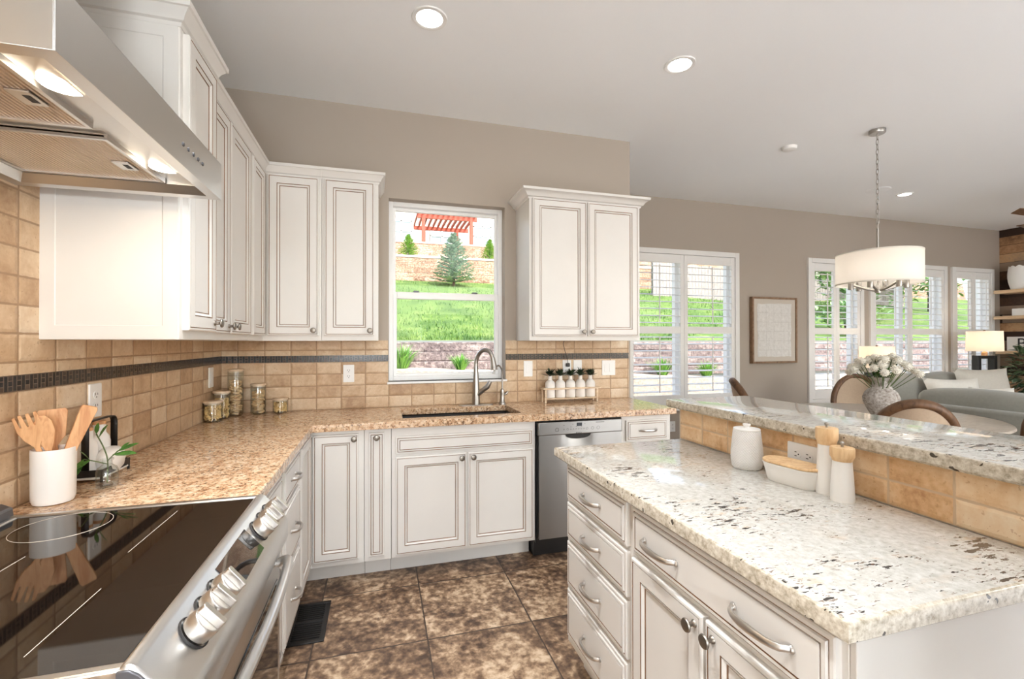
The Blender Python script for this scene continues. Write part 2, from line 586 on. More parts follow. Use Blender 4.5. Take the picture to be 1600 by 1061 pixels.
# ------------------------------------------------------------------ mesh builder
class MB:
    def __init__(self):
        self.v, self.f, self.m = [], [], []

    def n(self):
        return len(self.v)

    def face(self, idx, mat=0):
        self.f.append(tuple(idx))
        self.m.append(mat)

    def poly(self, pts, mat=0):
        b = self.n()
        self.v += [tuple(p) for p in pts]
        self.face(range(b, b + len(pts)), mat)

    def box(self, x0, y0, z0, x1, y1, z1, mat=0):
        b = self.n()
        self.v += [(x0, y0, z0), (x1, y0, z0), (x1, y1, z0), (x0, y1, z0), (x0, y0, z1), (x1, y0, z1), (x1, y1, z1), (x0, y1, z1)]
        for q in ((0, 3, 2, 1), (4, 5, 6, 7), (0, 1, 5, 4), (1, 2, 6, 5), (2, 3, 7, 6), (3, 0, 4, 7)):
            self.face([b + i for i in q], mat)
        return self

    def prism(self, poly, z0, z1, mat=0, side=None, axis='z'):
        """extrude a CCW polygon given in the two other axes"""
        def P(a, c, h):
            return {'z': (a, c, h), 'y': (a, h, c), 'x': (h, a, c)}[axis]
        b = self.n()
        k = len(poly)
        self.v += [P(a, c, z0) for a, c in poly] + [P(a, c, z1) for a, c in poly]
        self.face([b + i for i in reversed(range(k))], mat)
        self.face([b + k + i for i in range(k)], mat)
        for i in range(k):
            j = (i + 1) % k
            self.face((b + i, b + j, b + k + j, b + k + i), mat if side is None else side)
        return self

    def tube(self, pts, r, seg=8, mat=0, closed=False, cap=True, flat=1.0, up=None):
        pts = [Vector(p) for p in pts]
        n = len(pts)
        rs = r if isinstance(r, (list, tuple)) else [r] * n
        ref = Vector(up) if up else None
        b = self.n()
        prev = None
        for i, p in enumerate(pts):
            if closed:
                d = pts[(i + 1) % n] - pts[i - 1]
            else:
                d = pts[min(i + 1, n - 1)] - pts[max(i - 1, 0)]
            d.normalize()
            if prev is None:
                a = ref if ref else (Vector((0, 0, 1)) if abs(d.z) < .9 else Vector((1, 0, 0)))
                s = d.cross(a).normalized()
            else:
                s = (prev - d * prev.dot(d))
                s = s.normalized() if s.length > 1e-6 else d.orthogonal().normalized()
            prev = s
            t = s.cross(d)
            for k in range(seg):
                an = 2 * PI * k / seg
                self.v.append(tuple(p + s * (math.cos(an) * rs[i]) + t * (math.sin(an) * rs[i] * flat)))
        for i in range(n if closed else n - 1):
            j = (i + 1) % n
            for k in range(seg):
                l = (k + 1) % seg
                self.face((b + i * seg + k, b + i * seg + l, b + j * seg + l, b + j * seg + k), mat)
        if cap and not closed:
            self.face([b + k for k in reversed(range(seg))], mat)
            self.face([b + (n - 1) * seg + k for k in range(seg)], mat)
        return self

    def lathe(self, prof, seg=28, at=(0, 0, 0), mat=0, axis=(0, 0, 1), sx=1.0, sy=1.0):
        """prof: (radius, height) pairs from bottom to top; 0 radius closes"""
        b0 = self.n()
        q = Vector((0, 0, 1)).rotation_difference(Vector(axis).normalized())
        A = Vector(at)
        rings = []
        for r, h in prof:
            if r <= 1e-6:
                self.v.append(tuple(A + q @ Vector((0, 0, h))))
                rings.append([self.n() - 1])
            else:
                s = self.n()
                for k in range(seg):
                    an = 2 * PI * k / seg
                    self.v.append(tuple(A + q @ Vector((math.cos(an) * r * sx, math.sin(an) * r * sy, h))))
                rings.append(list(range(s, s + seg)))
        for a, c in zip(rings, rings[1:]):
            for k in range(seg):
                l = (k + 1) % seg
                if len(a) == 1 and len(c) == 1:
                    continue
                if len(a) == 1:
                    self.face((a[0], c[l], c[k]), mat) if False else self.face((a[0], c[k], c[l])[::-1], mat)
                elif len(c) == 1:
                    self.face((a[k], a[l], c[0]), mat)
                else:
                    self.face((a[k], a[l], c[l], c[k]), mat)
        return self

    def ball(self, c, r, seg=12, rings=8, mat=0, sz=1.0):
        return self.lathe([(r * math.sin(PI * i / rings) if 0 < i < rings else 0, -r * sz * math.cos(PI * i / rings)) for i in range(rings + 1)], seg, c, mat)

    def rings(self, x0, z0, x1, z1, rg):
        """nested rectangles facing -y: (inset, y, material of the strip up to this ring)"""
        prev = None
        for ins, y, mt in rg:
            b = self.n()
            self.v += [(x0 + ins, y, z0 + ins), (x1 - ins, y, z0 + ins), (x1 - ins, y, z1 - ins), (x0 + ins, y, z1 - ins)]
            if prev is not None:
                for i in range(4):
                    j = (i + 1) % 4
                    self.face((prev + i, prev + j, b + j, b + i), mt)
            else:
                self.face((b, b + 3, b + 2, b + 1), mt)
            prev = b
        self.face((prev, prev + 1, prev + 2, prev + 3), rg[-1][2] if rg[-1][2] != 1 else 0)
        return self

    def sweep(self, path, prof, mat=0, closed=False):
        """sweep an (out, z) profile along an XY path; out points to the right of travel"""
        n = len(path)
        P = [Vector(p) for p in path]
        b = self.n()
        k = len(prof)
        for i in range(n):
            dirs = []
            if i > 0:
                dirs.append((P[i] - P[i - 1]).normalized())
            if i < n - 1:
                dirs.append((P[i + 1] - P[i]).normalized())
            nr = [Vector((d.y, -d.x)) for d in dirs]
            if len(nr) == 2:
                m = (nr[0] + nr[1])
                m = m / max(1e-6, (1 + nr[0].dot(nr[1])))
            else:
                m = nr[0]
            for o, z in prof:
                self.v.append((P[i].x + m.x * o, P[i].y + m.y * o, z))
        for i in range(n - 1):
            for j in range(k - 1):
                self.face((b + i * k + j, b + (i + 1) * k + j, b + (i + 1) * k + j + 1, b + i * k + j + 1), mat)
            self.face((b + i * k + k - 1, b + (i + 1) * k + k - 1, b + (i + 1) * k, b + i * k), mat)
        self.face([b + j for j in reversed(range(k))], mat)
        self.face([b + (n - 1) * k + j for j in range(k)], mat)
        return self

    def xf(self, mat4, start=0):
        for i in range(start, len(self.v)):
            self.v[i] = tuple(mat4 @ Vector(self.v[i]))
        return self

    def build(self, name, mats, parent=None, loc=(0, 0, 0), rot=(0, 0, 0), bevel=0.0, seg=2, smooth=38):
        me = bpy.data.meshes.new(name)
        me.from_pydata(self.v, [], self.f)
        if not isinstance(mats, (list, tuple)):
            mats = [mats]
        for m in mats:
            me.materials.append(M[m] if isinstance(m, str) else m)
        me.polygons.foreach_set('material_index', self.m)
        if smooth:
            me.polygons.foreach_set('use_smooth', [True] * len(self.f))
        me.update()
        if smooth:
            me.set_sharp_from_angle(angle=R(smooth))
        o = bpy.data.objects.new(name, me)
        COL.objects.link(o)
        o.location = loc
        o.rotation_euler = rot
        if parent:
            o.parent = parent
        if bevel:
            md = o.modifiers.new('bevel', 'BEVEL')
            md.width = bevel
            md.segments = seg
            md.limit_method = 'ANGLE'
            md.angle_limit = R(40)
        return o


def empty(name, loc=(0, 0, 0), rz=0.0, rot=None):
    o = bpy.data.objects.new(name, None)
    COL.objects.link(o)
    o.location = loc
    o.rotation_euler = rot if rot else (0, 0, rz)
    o.empty_display_size = .1
    return o


def tag(o, label=None, cat=None, group=None, kind=None):
    if label:
        o['label'] = label
    if cat:
        o['category'] = cat
    if group:
        o['group'] = group
    if kind:
        o['kind'] = kind
    return o


def thing(name, label, cat, loc=(0, 0, 0), rz=0.0, group=None, rot=None):
    return tag(empty(name, loc, rz, rot), label, cat, group)


def copy_tree(o, parent=None):
    c = o.copy()
    COL.objects.link(c)
    if parent:
        c.parent = parent
    for ch in [x for x in COL.objects if x.parent == o]:
        copy_tree(ch, c)
    return c


def struct(o):
    o['kind'] = 'structure'
    return o


def arc(cx, cy, r, a0, a1, n):
    return [(cx + r * math.cos(R(a0 + (a1 - a0) * i / n)), cy + r * math.sin(R(a0 + (a1 - a0) * i / n))) for i in range(n + 1)]


def rrect(x0, y0, x1, y1, r, n=4):
    return arc(x1 - r, y0 + r, r, -90, 0, n) + arc(x1 - r, y1 - r, r, 0, 90, n) + arc(x0 + r, y1 - r, r, 90, 180, n) + arc(x0 + r, y0 + r, r, 180, 270, n)


def spline(pts, n=6):
    """Catmull-Rom through points"""
    P = [Vector(p) for p in pts]
    P = [P[0] * 2 - P[1]] + P + [P[-1] * 2 - P[-2]]
    out = []
    for i in range(1, len(P) - 2):
        for k in range(n):
            t = k / n
            a, b, c, d = P[i - 1], P[i], P[i + 1], P[i + 2]
            out.append(.5 * ((2 * b) + (c - a) * t + (2 * a - 5 * b + 4 * c - d) * t * t + (3 * b - a - 3 * c + d) * t ** 3))
    out.append(P[-2])
    return out


def leaf(mb, base, d, up, length, width, mat=0, fold=.25, droop=0.0):
    """one leaf blade: eight vertices along a midrib"""
    d = Vector(d).normalized()
    s = d.cross(Vector(up))
    s = s.normalized() if s.length > 1e-4 else d.orthogonal().normalized()
    u = s.cross(d)
    B = Vector(base)
    st = [(0, .08), (.3, .9), (.6, 1.0), (.85, .55)]
    b = mb.n()
    for t, w in st:
        c = B + d * (length * t) - Vector((0, 0, droop * t * t * length))
        mb.v += [tuple(c - s * (width * .5 * w) + u * (fold * width * .5 * w)), tuple(c), tuple(c + s * (width * .5 * w) + u * (fold * width * .5 * w))]
    mb.v.append(tuple(B + d * length - Vector((0, 0, droop * length))))
    for i in range(3):
        for k in range(2):
            q = b + i * 3 + k
            mb.face((q, q + 1, q + 4, q + 3), mat)
    e = b + 12
    mb.face((b + 9, b + 10, e), mat)
    mb.face((b + 10, b + 11, e), mat)


# ------------------------------------------------------------------ the room shell
XL, XR, YW, YD, XC, ZC, YB = -.9604, 1.949, 3.3036, 4.479, 8.716, 2.98, -3.2
WT = .16


def wall_holes(name, a0, a1, z1, t0, t1, holes, axis, mat='wall'):
    """wall along x ('x') or y ('y') between thickness t0..t1 with rectangular holes (a0, z0, a1, z1)"""
    mb = MB()
    xs = sorted({a0, a1} | {h[0] for h in holes} | {h[2] for h in holes})
    zs = sorted({0.0, z1} | {h[1] for h in holes} | {h[3] for h in holes})
    for i in range(len(xs) - 1):
        run = None
        for j in range(len(zs) - 1):
            cx, cz = (xs[i] + xs[i + 1]) / 2, (zs[j] + zs[j + 1]) / 2
            solid = not any(h[0] < cx < h[2] and h[1] < cz < h[3] for h in holes)
            if solid and run is None:
                run = zs[j]
            if (not solid or j == len(zs) - 2) and run is not None:
                top = zs[j + 1] if solid else zs[j]
                if axis == 'x':
                    mb.box(xs[i], t0, run, xs[i + 1], t1, top)
                else:
                    mb.box(t0, xs[i], run, t1, xs[i + 1], top)
                run = None
    return struct(mb.build(name, mat, smooth=0))


struct(MB().box(XL - .3, YB - .3, -.12, XC + .3, YD + WT, 0).build('floor', 'floor', smooth=0))
struct(MB().box(XL - .3, YB - .5, ZC, XC + .3, YD + WT + .35, ZC + .3).build('ceiling', 'ceiling', smooth=0))
struct(MB().box(XL - WT, YB, 0, XL, YW + WT, ZC).build('wall_left', 'wall', smooth=0))
KW = (.066, 1.088, .901, 2.365)
wall_holes('wall_back', XL, XR, ZC, YW, YW + WT, [KW], 'x')
struct(MB().box(XR - WT, YW + WT, 0, XR, YD + WT, ZC).build('wall_return', 'wall', smooth=0))
DW = [(2.60, .62, 4.04, 2.37), (5.15, .62, 6.0, 2.37), (6.18, .62, 7.55, 2.37), (7.72, .62, 8.52, 2.37)]
wall_holes('wall_dining', XR, XC + WT, ZC, YD, YD + WT, DW, 'x')
struct(MB().box(XC, YB, 0, XC + WT, YD, ZC).build('wall_right', 'planks', smooth=0))
wall_holes('wall_rear', XL, XC, ZC, YB - WT, YB, [(-.7, .05, 3.7, 2.6), (4.0, .05, 8.4, 2.6)], 'x')  # unseen rear wall, its openings sized to let in fill daylight
struct(MB().box(XR, YD - .014, 0, XC, YD, .1).build('baseboard_dining', 'white', bevel=.004))

struct(MB().box(XL - 3, YB - 9, -.2, XC + 3, YB - WT, -.02).build('ground_bounce_terrace', plain('pale_concrete', rgb(214, 208, 198), .9, var=.05), smooth=0))  # unseen pale terrace, added to reflect sunlight in through the rear openings
tag(MB().box(-.7, -3.0, 0, 8.4, -.35, .012).build('bounce_rug', plain('pale_bounce_rug', rgb(222, 224, 228), .95, var=.03, vscale=30), bevel=.004), 'large pale rug added behind the camera to bounce sunlight, outside the picture', 'rug')  # unseen pale rug, added to bounce sunlight up to the ceiling

# tiled backsplash, with its band of glass mosaic
BT = .009
mb = MB()
for x0, x1, z0, z1 in ((XL + BT, KW[0] - .004, .914, 1.375), (KW[0] - .004, KW[2] + .004, .914, KW[1] - .008), (KW[2] + .004, XR - .02, .914, 1.375)):
    mb.box(x0, YW - BT, z0, x1, YW, z1)
bs = tag(struct(mb.build('backsplash_back', 'tile_back', smooth=0)))
mb = MB()
mb.box(XL + BT, YW - BT - .003, 1.2304, KW[0] - .004, YW - BT, 1.2748)
mb.box(KW[2] + .004, YW - BT - .003, 1.2304, XR - .022, YW - BT, 1.2748)
mb.build('mosaic_band', 'mosaic_back', bs, smooth=0)
mb = MB().box(XL, -.4, .9, XL + BT, YW, 1.375)
mb.box(XL, -.4, 1.375, XL + BT, 1.672, 2.25)
bs = struct(mb.build('backsplash_left', 'tile_left', smooth=0))
MB().box(XL + BT, -.4, 1.2304, XL + BT + .003, YW - BT - .003, 1.2748).build('mosaic_band', 'mosaic_left', bs, smooth=0)


# ------------------------------------------------------------------ kitchen window
w1 = struct(empty('window_1', (0, 0, 0)))
x0, z0, x1, z1 = KW
yo = YW + .075
mb = MB()
F = .032
mb.box(x0, yo, z0, x0 + F, yo + .075, z1).box(x1 - F, yo, z0, x1, yo + .075, z1).box(x0 + F, yo, z1 - F, x1 - F, yo + .075, z1).box(x0 + F, yo, z0, x1 - F, yo + .075, z0 + F)
mb.build('window_frame', 'vinyl', w1, bevel=.003)
zm = 1.70
mb = MB()
S = .026
a0, a1 = x0 + F, x1 - F
mb.box(a0, yo + .042, zm - .02, a0 + .018, yo + .066, z1 - F).box(a1 - .018, yo + .042, zm - .02, a1, yo + .066, z1 - F).box(a0 + .018, yo + .042, z1 - F - .022, a1 - .018, yo + .066, z1 - F).box(a0 + .018, yo + .042, zm - .02, a1 - .018, yo + .066, zm + .026)
up = mb.build('upper_sash', 'vinyl', w1, bevel=.002)
MB().box(a0 + .018, yo + .052, zm + .02, a1 - .018, yo + .056, z1 - F - .02).build('pane', 'pane', up, smooth=0)
mb = MB()
mb.box(a0, yo + .008, z0 + F, a0 + S, yo + .038, zm + .024).box(a1 - S, yo + .008, z0 + F, a1, yo + .038, zm + .024).box(a0 + S, yo + .008, z0 + F, a1 - S, yo + .038, z0 + F + .02).box(a0 + S, yo + .008, zm - .026, a1 - S, yo + .038, zm + .024)
lo = mb.build('lower_sash', 'vinyl', w1, bevel=.003)
MB().box(a0 + S, yo + .02, z0 + F + .018, a1 - S, yo + .024, zm - .02).build('pane', 'pane', lo, smooth=0)
for lx in (.26, .69):
    MB().box(lx - .02, yo + .002, zm + .022, lx + .02, yo + .03, zm + .034).build('sash_lock', 'grey_metal', w1, bevel=.002)
mb = MB().box(x0 - .012, YW - .022, z0 - .016, x1 + .012, yo, z0)
struct(mb.build('trim_1', 'white', bevel=.003))


# ------------------------------------------------------------------ dining windows with plantation shutters
def louver_panel(mb, x0, x1, z0, z1, y, slats_top=True, tilt=4.0):
    """stiles, rails, a mid rail and louvers"""
    st = .048
    zm0, zm1 = 1.455, 1.535
    for a, b, c, d in ((x0, z0, x0 + st, z1), (x1 - st, z0, x1, z1), (x0 + st, z1 - .095, x1 - st, z1), (x0 + st, z0, x1 - st, z0 + .12), (x0 + st, zm0, x1 - st, zm1)):
        mb.box(a, y, b, c, y + .03, d)


def louvers(x0, x1, z0, z1, y, n, tilt):
    mb = MB()
    for i in range(n):
        zc = z0 + (i + .5) * (z1 - z0) / n
        b = mb.n()
        prof = [(-.036, 0), (-.02, .0045), (.02, .0045), (.036, 0), (.02, -.0045), (-.02, -.0045)]
        for xx in (x0, x1):
            for py, pz in prof:
                ca, sa = math.cos(R(tilt)), math.sin(R(tilt))
                mb.v.append((xx, y + .015 + py * ca - pz * sa, zc + py * sa + pz * ca))
        for k in range(6):
            l = (k + 1) % 6
            mb.face((b + k, b + 6 + k, b + 6 + l, b + l))
        mb.face([b + k for k in range(6)])
        mb.face([b + 6 + k for k in reversed(range(6))])
    return mb


def dining_window(num, hole, label, leaves, rod_side, sill_lip=True):
    x0, z0, x1, z1 = hole
    w = struct(empty('window_%d' % num, (0, 0, 0)))
    y = YD + .095
    F = .045
    mb = MB()
    mb.box(x0, y, z0, x0 + F, y + .06, z1).box(x1 - F, y, z0, x1, y + .06, z1).box(x0 + F, y, z1 - F, x1 - F, y + .06, z1).box(x0 + F, y, z0, x1 - F, y + .06, z0 + F)
    if leaves > 1 and x1 - x0 > 1:
        xm = (x0 + x1) / 2
        mb.box(xm - .04, y, z0 + F, xm + .04, y + .06, z1 - F)
    mb.build('window_frame', 'vinyl', w, bevel=.003)
    MB().box(x0 + F, y + .025, z0 + F, x1 - F, y + .03, z1 - F).build('pane', 'pane', w, smooth=0)
    mb = MB()
    for a, b_, c_, d_ in ((x0, z0, x0 + .004, z1), (x1 - .004, z0, x1, z1), (x0, z1 - .004, x1, z1), (x0, z0, x1, z0 + .004)):
        mb.box(a, YD + .032, b_, c_, y, d_)
    mb.build('jamb_liner', 'vinyl', w)
    # shutter: casing, leaves, louvers, tilt rods
    s = thing('plantation_shutter', label, 'shutter', ((x0 + x1) / 2, YD, z0), group='plantation shutters along the dining wall')
    ox, oz = (x0 + x1) / 2, z0
    mb = MB()
    c = .035
    for a, b, e, d in ((x0 - c, z0 - c, x0 + .022, z1 + c), (x1 - .022, z0 - c, x1 + c, z1 + c), (x0 + .022, z1 - .022, x1 - .022, z1 + c), (x0 + .022, z0 - c, x1 - .022, z0 + .022)):
        mb.box(a - ox, -.028, b - oz, e - ox, .03, d - oz)
    mb.build('casing', 'white', s, bevel=.004)
    n = leaves
    pw = (x1 - x0 - .05) / n
    for i in range(n):
        px0 = x0 + .025 + i * pw + .0015
        px1 = px0 + pw - .003
        mb = MB()
        louver_panel(mb, px0 - ox, px1 - ox, z0 + .025 - oz, z1 - .025 - oz, -.018)
        # mid rail heights are absolute: rebuild relative to the base
        for k in range(len(mb.v)):
            vx, vy, vz = mb.v[k]
            if abs(vz - 1.455) < 1e-6 or abs(vz - 1.535) < 1e-6:
                mb.v[k] = (vx, vy, vz - oz)
        p = mb.build('shutter_leaf', 'white', s, bevel=.003)
        l0, l1 = px0 + .049 - ox, px1 - .049 - ox
        for q0, q1, cnt in ((z0 + .147, 1.453, 9), (1.537, z1 - .122, 9)):
            louvers(l0, l1, q0 - oz, q1 - oz, -.018, cnt, 9).build('louvers', 'louver', p)
            rx = (l0 + l1) / 2
            MB().box(rx - .005, -.066, q0 - oz + .03, rx + .005, -.056, q1 - oz - .03).build('tilt_rod', 'white', p)
    return w


dining_window(2, DW[0], 'wide white plantation shutter nearest the kitchen, left of the framed art', 2, 0)
dining_window(3, DW[1], 'narrow white plantation shutter just right of the framed art', 2, 0)
dining_window(4, DW[2], 'wide white plantation shutter behind the vase of white flowers', 2, 0)
dining_window(5, DW[3], 'narrow white plantation shutter beside the plank wall, behind the black lamp', 2, 0)


# ------------------------------------------------------------------ cabinets
def knob(parent, x, z, y=-.02):
    mb = MB().lathe([(.0095, 0), (.0085, .003), (.0055, .006), (.0055, .016), (.008, .019), (.0155, .021), (.0165, .0235), (.015, .027), (.009, .029), (0, .0295)], 20, (x, y, z), axis=(0, -1, 0))
    return mb.build('knob', 'pewter', parent)


def pull(parent, x, z, y=-.02, w=.128):
    """arched bar pull"""
    mb = MB()
    pts, rs = [], []
    for i in range(17):
        t = -1 + 2 * i / 16
        pts.append((x + t * w / 2, y - .030 * math.sqrt(max(0, 1 - abs(t) ** 2.6)) - .002, z))
        rs.append(.0048 + .0016 * (1 - abs(t)))
    mb.tube(pts, rs, 10, flat=1.5)
    for sx in (-1, 1):
        mb.lathe([(.0085, 0), (.0085, .003), (.006, .006), (0, .007)], 12, (x + sx * w / 2, y, z), axis=(0, -1, 0))
    return mb.build('handle', 'pull', parent)


def door_rings(fr):
    return [(0, 0, 0), (0, -.016, 0), (.003, -.019, 0), (.0085, -.020, 0), (.009, -.0165, 1), (.0115, -.0165, 1), (.012, -.0195, 0),
            (fr, -.0195, 0), (fr + .0005, -.016, 1), (fr + .0035, -.016, 1), (fr + .004, -.0185, 0), (fr + .013, -.0125, 0), (fr + .0135, -.0095, 1), (fr + .0165, -.0095, 1), (fr + .017, -.0105, 0)]


DRAWER_RINGS = [(0, 0, 0), (0, -.0135, 0), (.003, -.0155, 0), (.010, -.0155, 0), (.0105, -.0135, 1), (.013, -.0135, 1), (.0145, -.0195, 0), (.022, -.020, 0), (.0225, -.0165, 1), (.0255, -.0165, 1), (.026, -.020, 0)]
CROWN = [(-.012, 0), (.004, 0), (.006, .012), (.014, .016), (.02, .03), (.034, .048), (.04, .05), (.041, .066), (-.012, .066)]


def cabinet(name, label, origin, rz, w, d, z0, z1, fronts, toe=None, group=None, body_x=(0, 0), cat='cabinet'):
    """local frame: x to the right along the face, -y out of the face, z up"""
    r = thing(name, label, cat, (origin[0], origin[1], 0), rz, group)
    mb = MB().box(body_x[0], 0, z0, w + body_x[1], d, z1)
    mb.build('body', 'cream', r, bevel=.002)
    if toe:
        MB().box(body_x[0], toe, 0, w + body_x[1], d, z0).build('toe_kick', 'cream', r)
    for f in fronts:
        kind, a, b, c, e = f[:5]
        mb = MB()
        if kind == 'door':
            fr = f[6] if len(f) > 6 else .05
            mb.rings(a, b, c, e, door_rings(fr) if fr > .025 else DRAWER_RINGS)
            o = mb.build('door', ['cream', 'glaze'], r, smooth=25)
            if f[5]:
                knob(o, f[5][0], f[5][1])
        else:
            mb.rings(a, b, c, e, DRAWER_RINGS)
            o = mb.build('drawer' if kind == 'drawer' else 'false_front', ['cream', 'glaze'], r, smooth=25)
            for hx in f[5] or []:
                pull(o, hx, (b + e) / 2, w=f[6] if len(f) > 6 else .125)
    return r


def crown(parent, path, z, k=1.0):
    mb = MB().sweep(path, [(o * k, z + h) for o, h in CROWN])
    return mb.build('crown_moulding', 'cream', parent, smooth=30)


ZU0, ZU1 = 1.372, 2.36
# tall-standing upper unit beside the hood (face towards +x)
U1 = cabinet('wall_cabinet', 'single door cream wall cabinet right beside the range hood', (-.60, 1.675), R(90), .30, .3604, ZU0, ZU1,
             [('door', .022, ZU0 + .03, .282, ZU1 - .012, (.255, ZU0 + .062), .048)], group='cream wall cabinets left of the window')
crown(U1, [(0, .36), (0, 0), (.30, 0), (.30, .05)], ZU1 - .006)
mb = MB()
mb.rings(-.36 + .004, ZU0 + .002, -.004, ZU1 - .002, [(0, 0, 0), (0, -.003, 0), (.04, -.003, 0), (.042, -.001, 0)])
mb.xf(Matrix.Rotation(R(-90), 4, 'Z'))
mb.build('side_panel', 'cream', U1)
U2 = cabinet('wall_cabinet', 'two door cream wall cabinet on the left wall, knobs side by side', (-.65, 1.976), R(90), .69, .3104, ZU0, ZU1,
             [('door', .012, ZU0 + .03, .332, ZU1 - .012, (.30, ZU0 + .062), .05), ('door', .342, ZU0 + .03, .672, ZU1 - .012, (.374, ZU0 + .062), .05)], group='cream wall cabinets left of the window')
crown(U2, [(-.0, 0), (.69, 0)], ZU1 - .016)
U3 = thing('corner_cabinet', 'cream corner wall cabinet above the jars with a narrow door', 'cabinet', (-.65, 2.983, 0), 0, 'cream wall cabinets left of the window')
mb = MB().prism([(0, 0), (.318, 0), (.318, .318), (-.308, .318), (-.308, -.317), (0, -.317)], ZU0, ZU1)
mb.build('body', 'cream', U3)
mb = MB().rings(-.285, ZU0 + .03, -.028, ZU1 - .012, door_rings(.042))
mb.xf(Matrix.Rotation(R(90), 4, 'Z'))
mb.build('door', ['cream', 'glaze'], U3, smooth=25)
o = MB().rings(.026, ZU0 + .03, .305, ZU1 - .012, door_rings(.05)).build('door', ['cream', 'glaze'], U3, smooth=25)
knob(o, .277, ZU0 + .062)
crown(U3, [(0, -.317), (0, 0), (.318, 0)], ZU1 - .016)
U4 = cabinet('wall_cabinet', 'single door cream wall cabinet just left of the kitchen window', (-.331, 2.983), 0, .329, .3206, ZU0, ZU1,
             [('door', .016, ZU0 + .03, .305, ZU1 - .012, (.278, ZU0 + .062), .05)], group='cream wall cabinets left of the window')
crown(U4, [(0, 0), (.329, 0), (.329, .32)], ZU1 - .016)
U5 = cabinet('wall_cabinet', 'two door cream wall cabinet right of the kitchen window', (.986, 2.983), 0, .853, .3206, ZU0, ZU1,
             [('door', .02, ZU0 + .03, .421, ZU1 - .012, (.393, ZU0 + .062), .05), ('door', .431, ZU0 + .03, .832, ZU1 - .012, (.459, ZU0 + .062), .05)])
crown(U5, [(0, .32), (0, 0), (.853, 0), (.853, .32)], ZU1 - .016, 1.45)

# base cabinets
ZB0, ZB1 = .125, .8725
GB = 'cream base cabinets under the brown counter'
cabinet('base_cabinet', 'cream drawer base half hidden behind the range', (-.37, 1.488), R(90), .462, .588, ZB0, ZB1,
        [('drawer', .02, .717, .445, .864, [.23], .1), ('drawer', .02, .447, .445, .70, [.23], .1), ('drawer', .02, .15, .445, .43, [.23], .1)], toe=.07, group=GB)
cabinet('base_cabinet', 'cream three drawer base between the range and the corner', (-.37, 1.952), R(90), .408, .588, ZB0, ZB1,
        [('drawer', .018, .717, .39, .864, [.2], .1), ('drawer', .018, .447, .39, .70, [.2], .1), ('drawer', .018, .15, .39, .43, [.2], .1)], toe=.07, group=GB)
CC = thing('corner_base_cabinet', 'cream corner base cabinet with two doors meeting in the inside corner', 'cabinet', (-.37, 2.73, 0), 0, GB)
MB().prism([(0, 0), (.29, 0), (.29, .57), (-.585, .57), (-.585, -.368), (0, -.368)], ZB0, ZB1).build('body', 'cream', CC)
MB().prism([(-.04, .1275), (.29, .1275), (.29, .57), (-.585, .57), (-.585, -.368), (-.04, -.368)], 0, ZB0).build('toe_kick', 'cream', CC)
mb = MB().rings(-.345, .15, -.024, .855, door_rings(.05))
mb.xf(Matrix.Rotation(R(90), 4, 'Z'))
mb.build('door', ['cream', 'glaze'], CC, smooth=25)
o = MB().rings(.024, .155, .262, .852, door_rings(.046)).build('door', ['cream', 'glaze'], CC, smooth=25)
knob(o, .238, .826)
cabinet('pull_out_cabinet', 'narrow cream pull-out base cabinet left of the sink doors', (-.078, 2.73), 0, .146, .57, ZB0, ZB1,
        [('door', .024, .155, .108, .852, (.066, .826), .019)], toe=.1275, group=GB)
SB = cabinet('sink_base_cabinet', 'cream sink base with a false drawer and two doors', (.07, 2.73), 0, .868, .57, ZB0, .69,
        [('false', .022, .722, .852, .823, []), ('door', .022, .145, .432, .705, (.402, .678), .05), ('door', .442, .145, .852, .705, (.472, .678), .05)], toe=.1275, group=GB)
MB().box(0, 0, .69, .868, .045, ZB1).build('front_rail', 'cream', SB)
cabinet('base_cabinet', 'cream drawer base at the far right end of the brown counter', (1.541, 2.73), 0, .375, .57, ZB0, ZB1,
        [('drawer', .03, .705, .345, .842, [.19], .125), ('door', .03, .15, .345, .69, (.06, .66), .05)], toe=.1275, group=GB)

# island
IX, IY1, IY0, IXB = .757, 1.782, .585, 1.345
cabinet('island_cabinet', 'island base cabinet with four stacked drawers at its far end', (IX, IY1), R(-90), .51, IXB - IX, .125, .874,
        [('drawer', .028, .724, .498, .862, [.263], .128), ('drawer', .028, .566, .498, .709, [.263], .128), ('drawer', .028, .372, .498, .551, [.263], .128), ('drawer', .028, .165, .498, .357, [.263], .128)], toe=.07, group='island base cabinets')
I2 = cabinet('island_cabinet', 'island base cabinet with one wide drawer over two doors', (IX, 1.2715), R(-90), 1.27 - IY0, IXB - IX, .125, .874,
             [('drawer', .022, .722, .672, .862, [.172, .518], .145), ('door', .022, .15, .342, .708, (.315, .678), .05), ('door', .352, .15, .672, .708, (.379, .678), .05)], toe=.07, group='island base cabinets')
mb = MB().prism([(0, 0), (IXB - IX, 0), (IXB - IX, .0125), (0, .0125)], .0, .874)
mb.xf(Matrix.Translation((.698, 0, 0)) @ Matrix.Rotation(R(90), 4, 'Z'))
mb.build('end_panel', 'cream', I2, bevel=.002)

# raised bar wall behind the island
BX = 1.349
mb = MB().box(BX + .008, .5725, 0, BX + .135, 1.86, 1.052)
bw = struct(mb.build('wall_bar', 'white', smooth=0))
MB().box(BX, .5725, .9145, BX + .008, 1.846, 1.052).build('tile_face', 'tile_bar', bw, smooth=0)


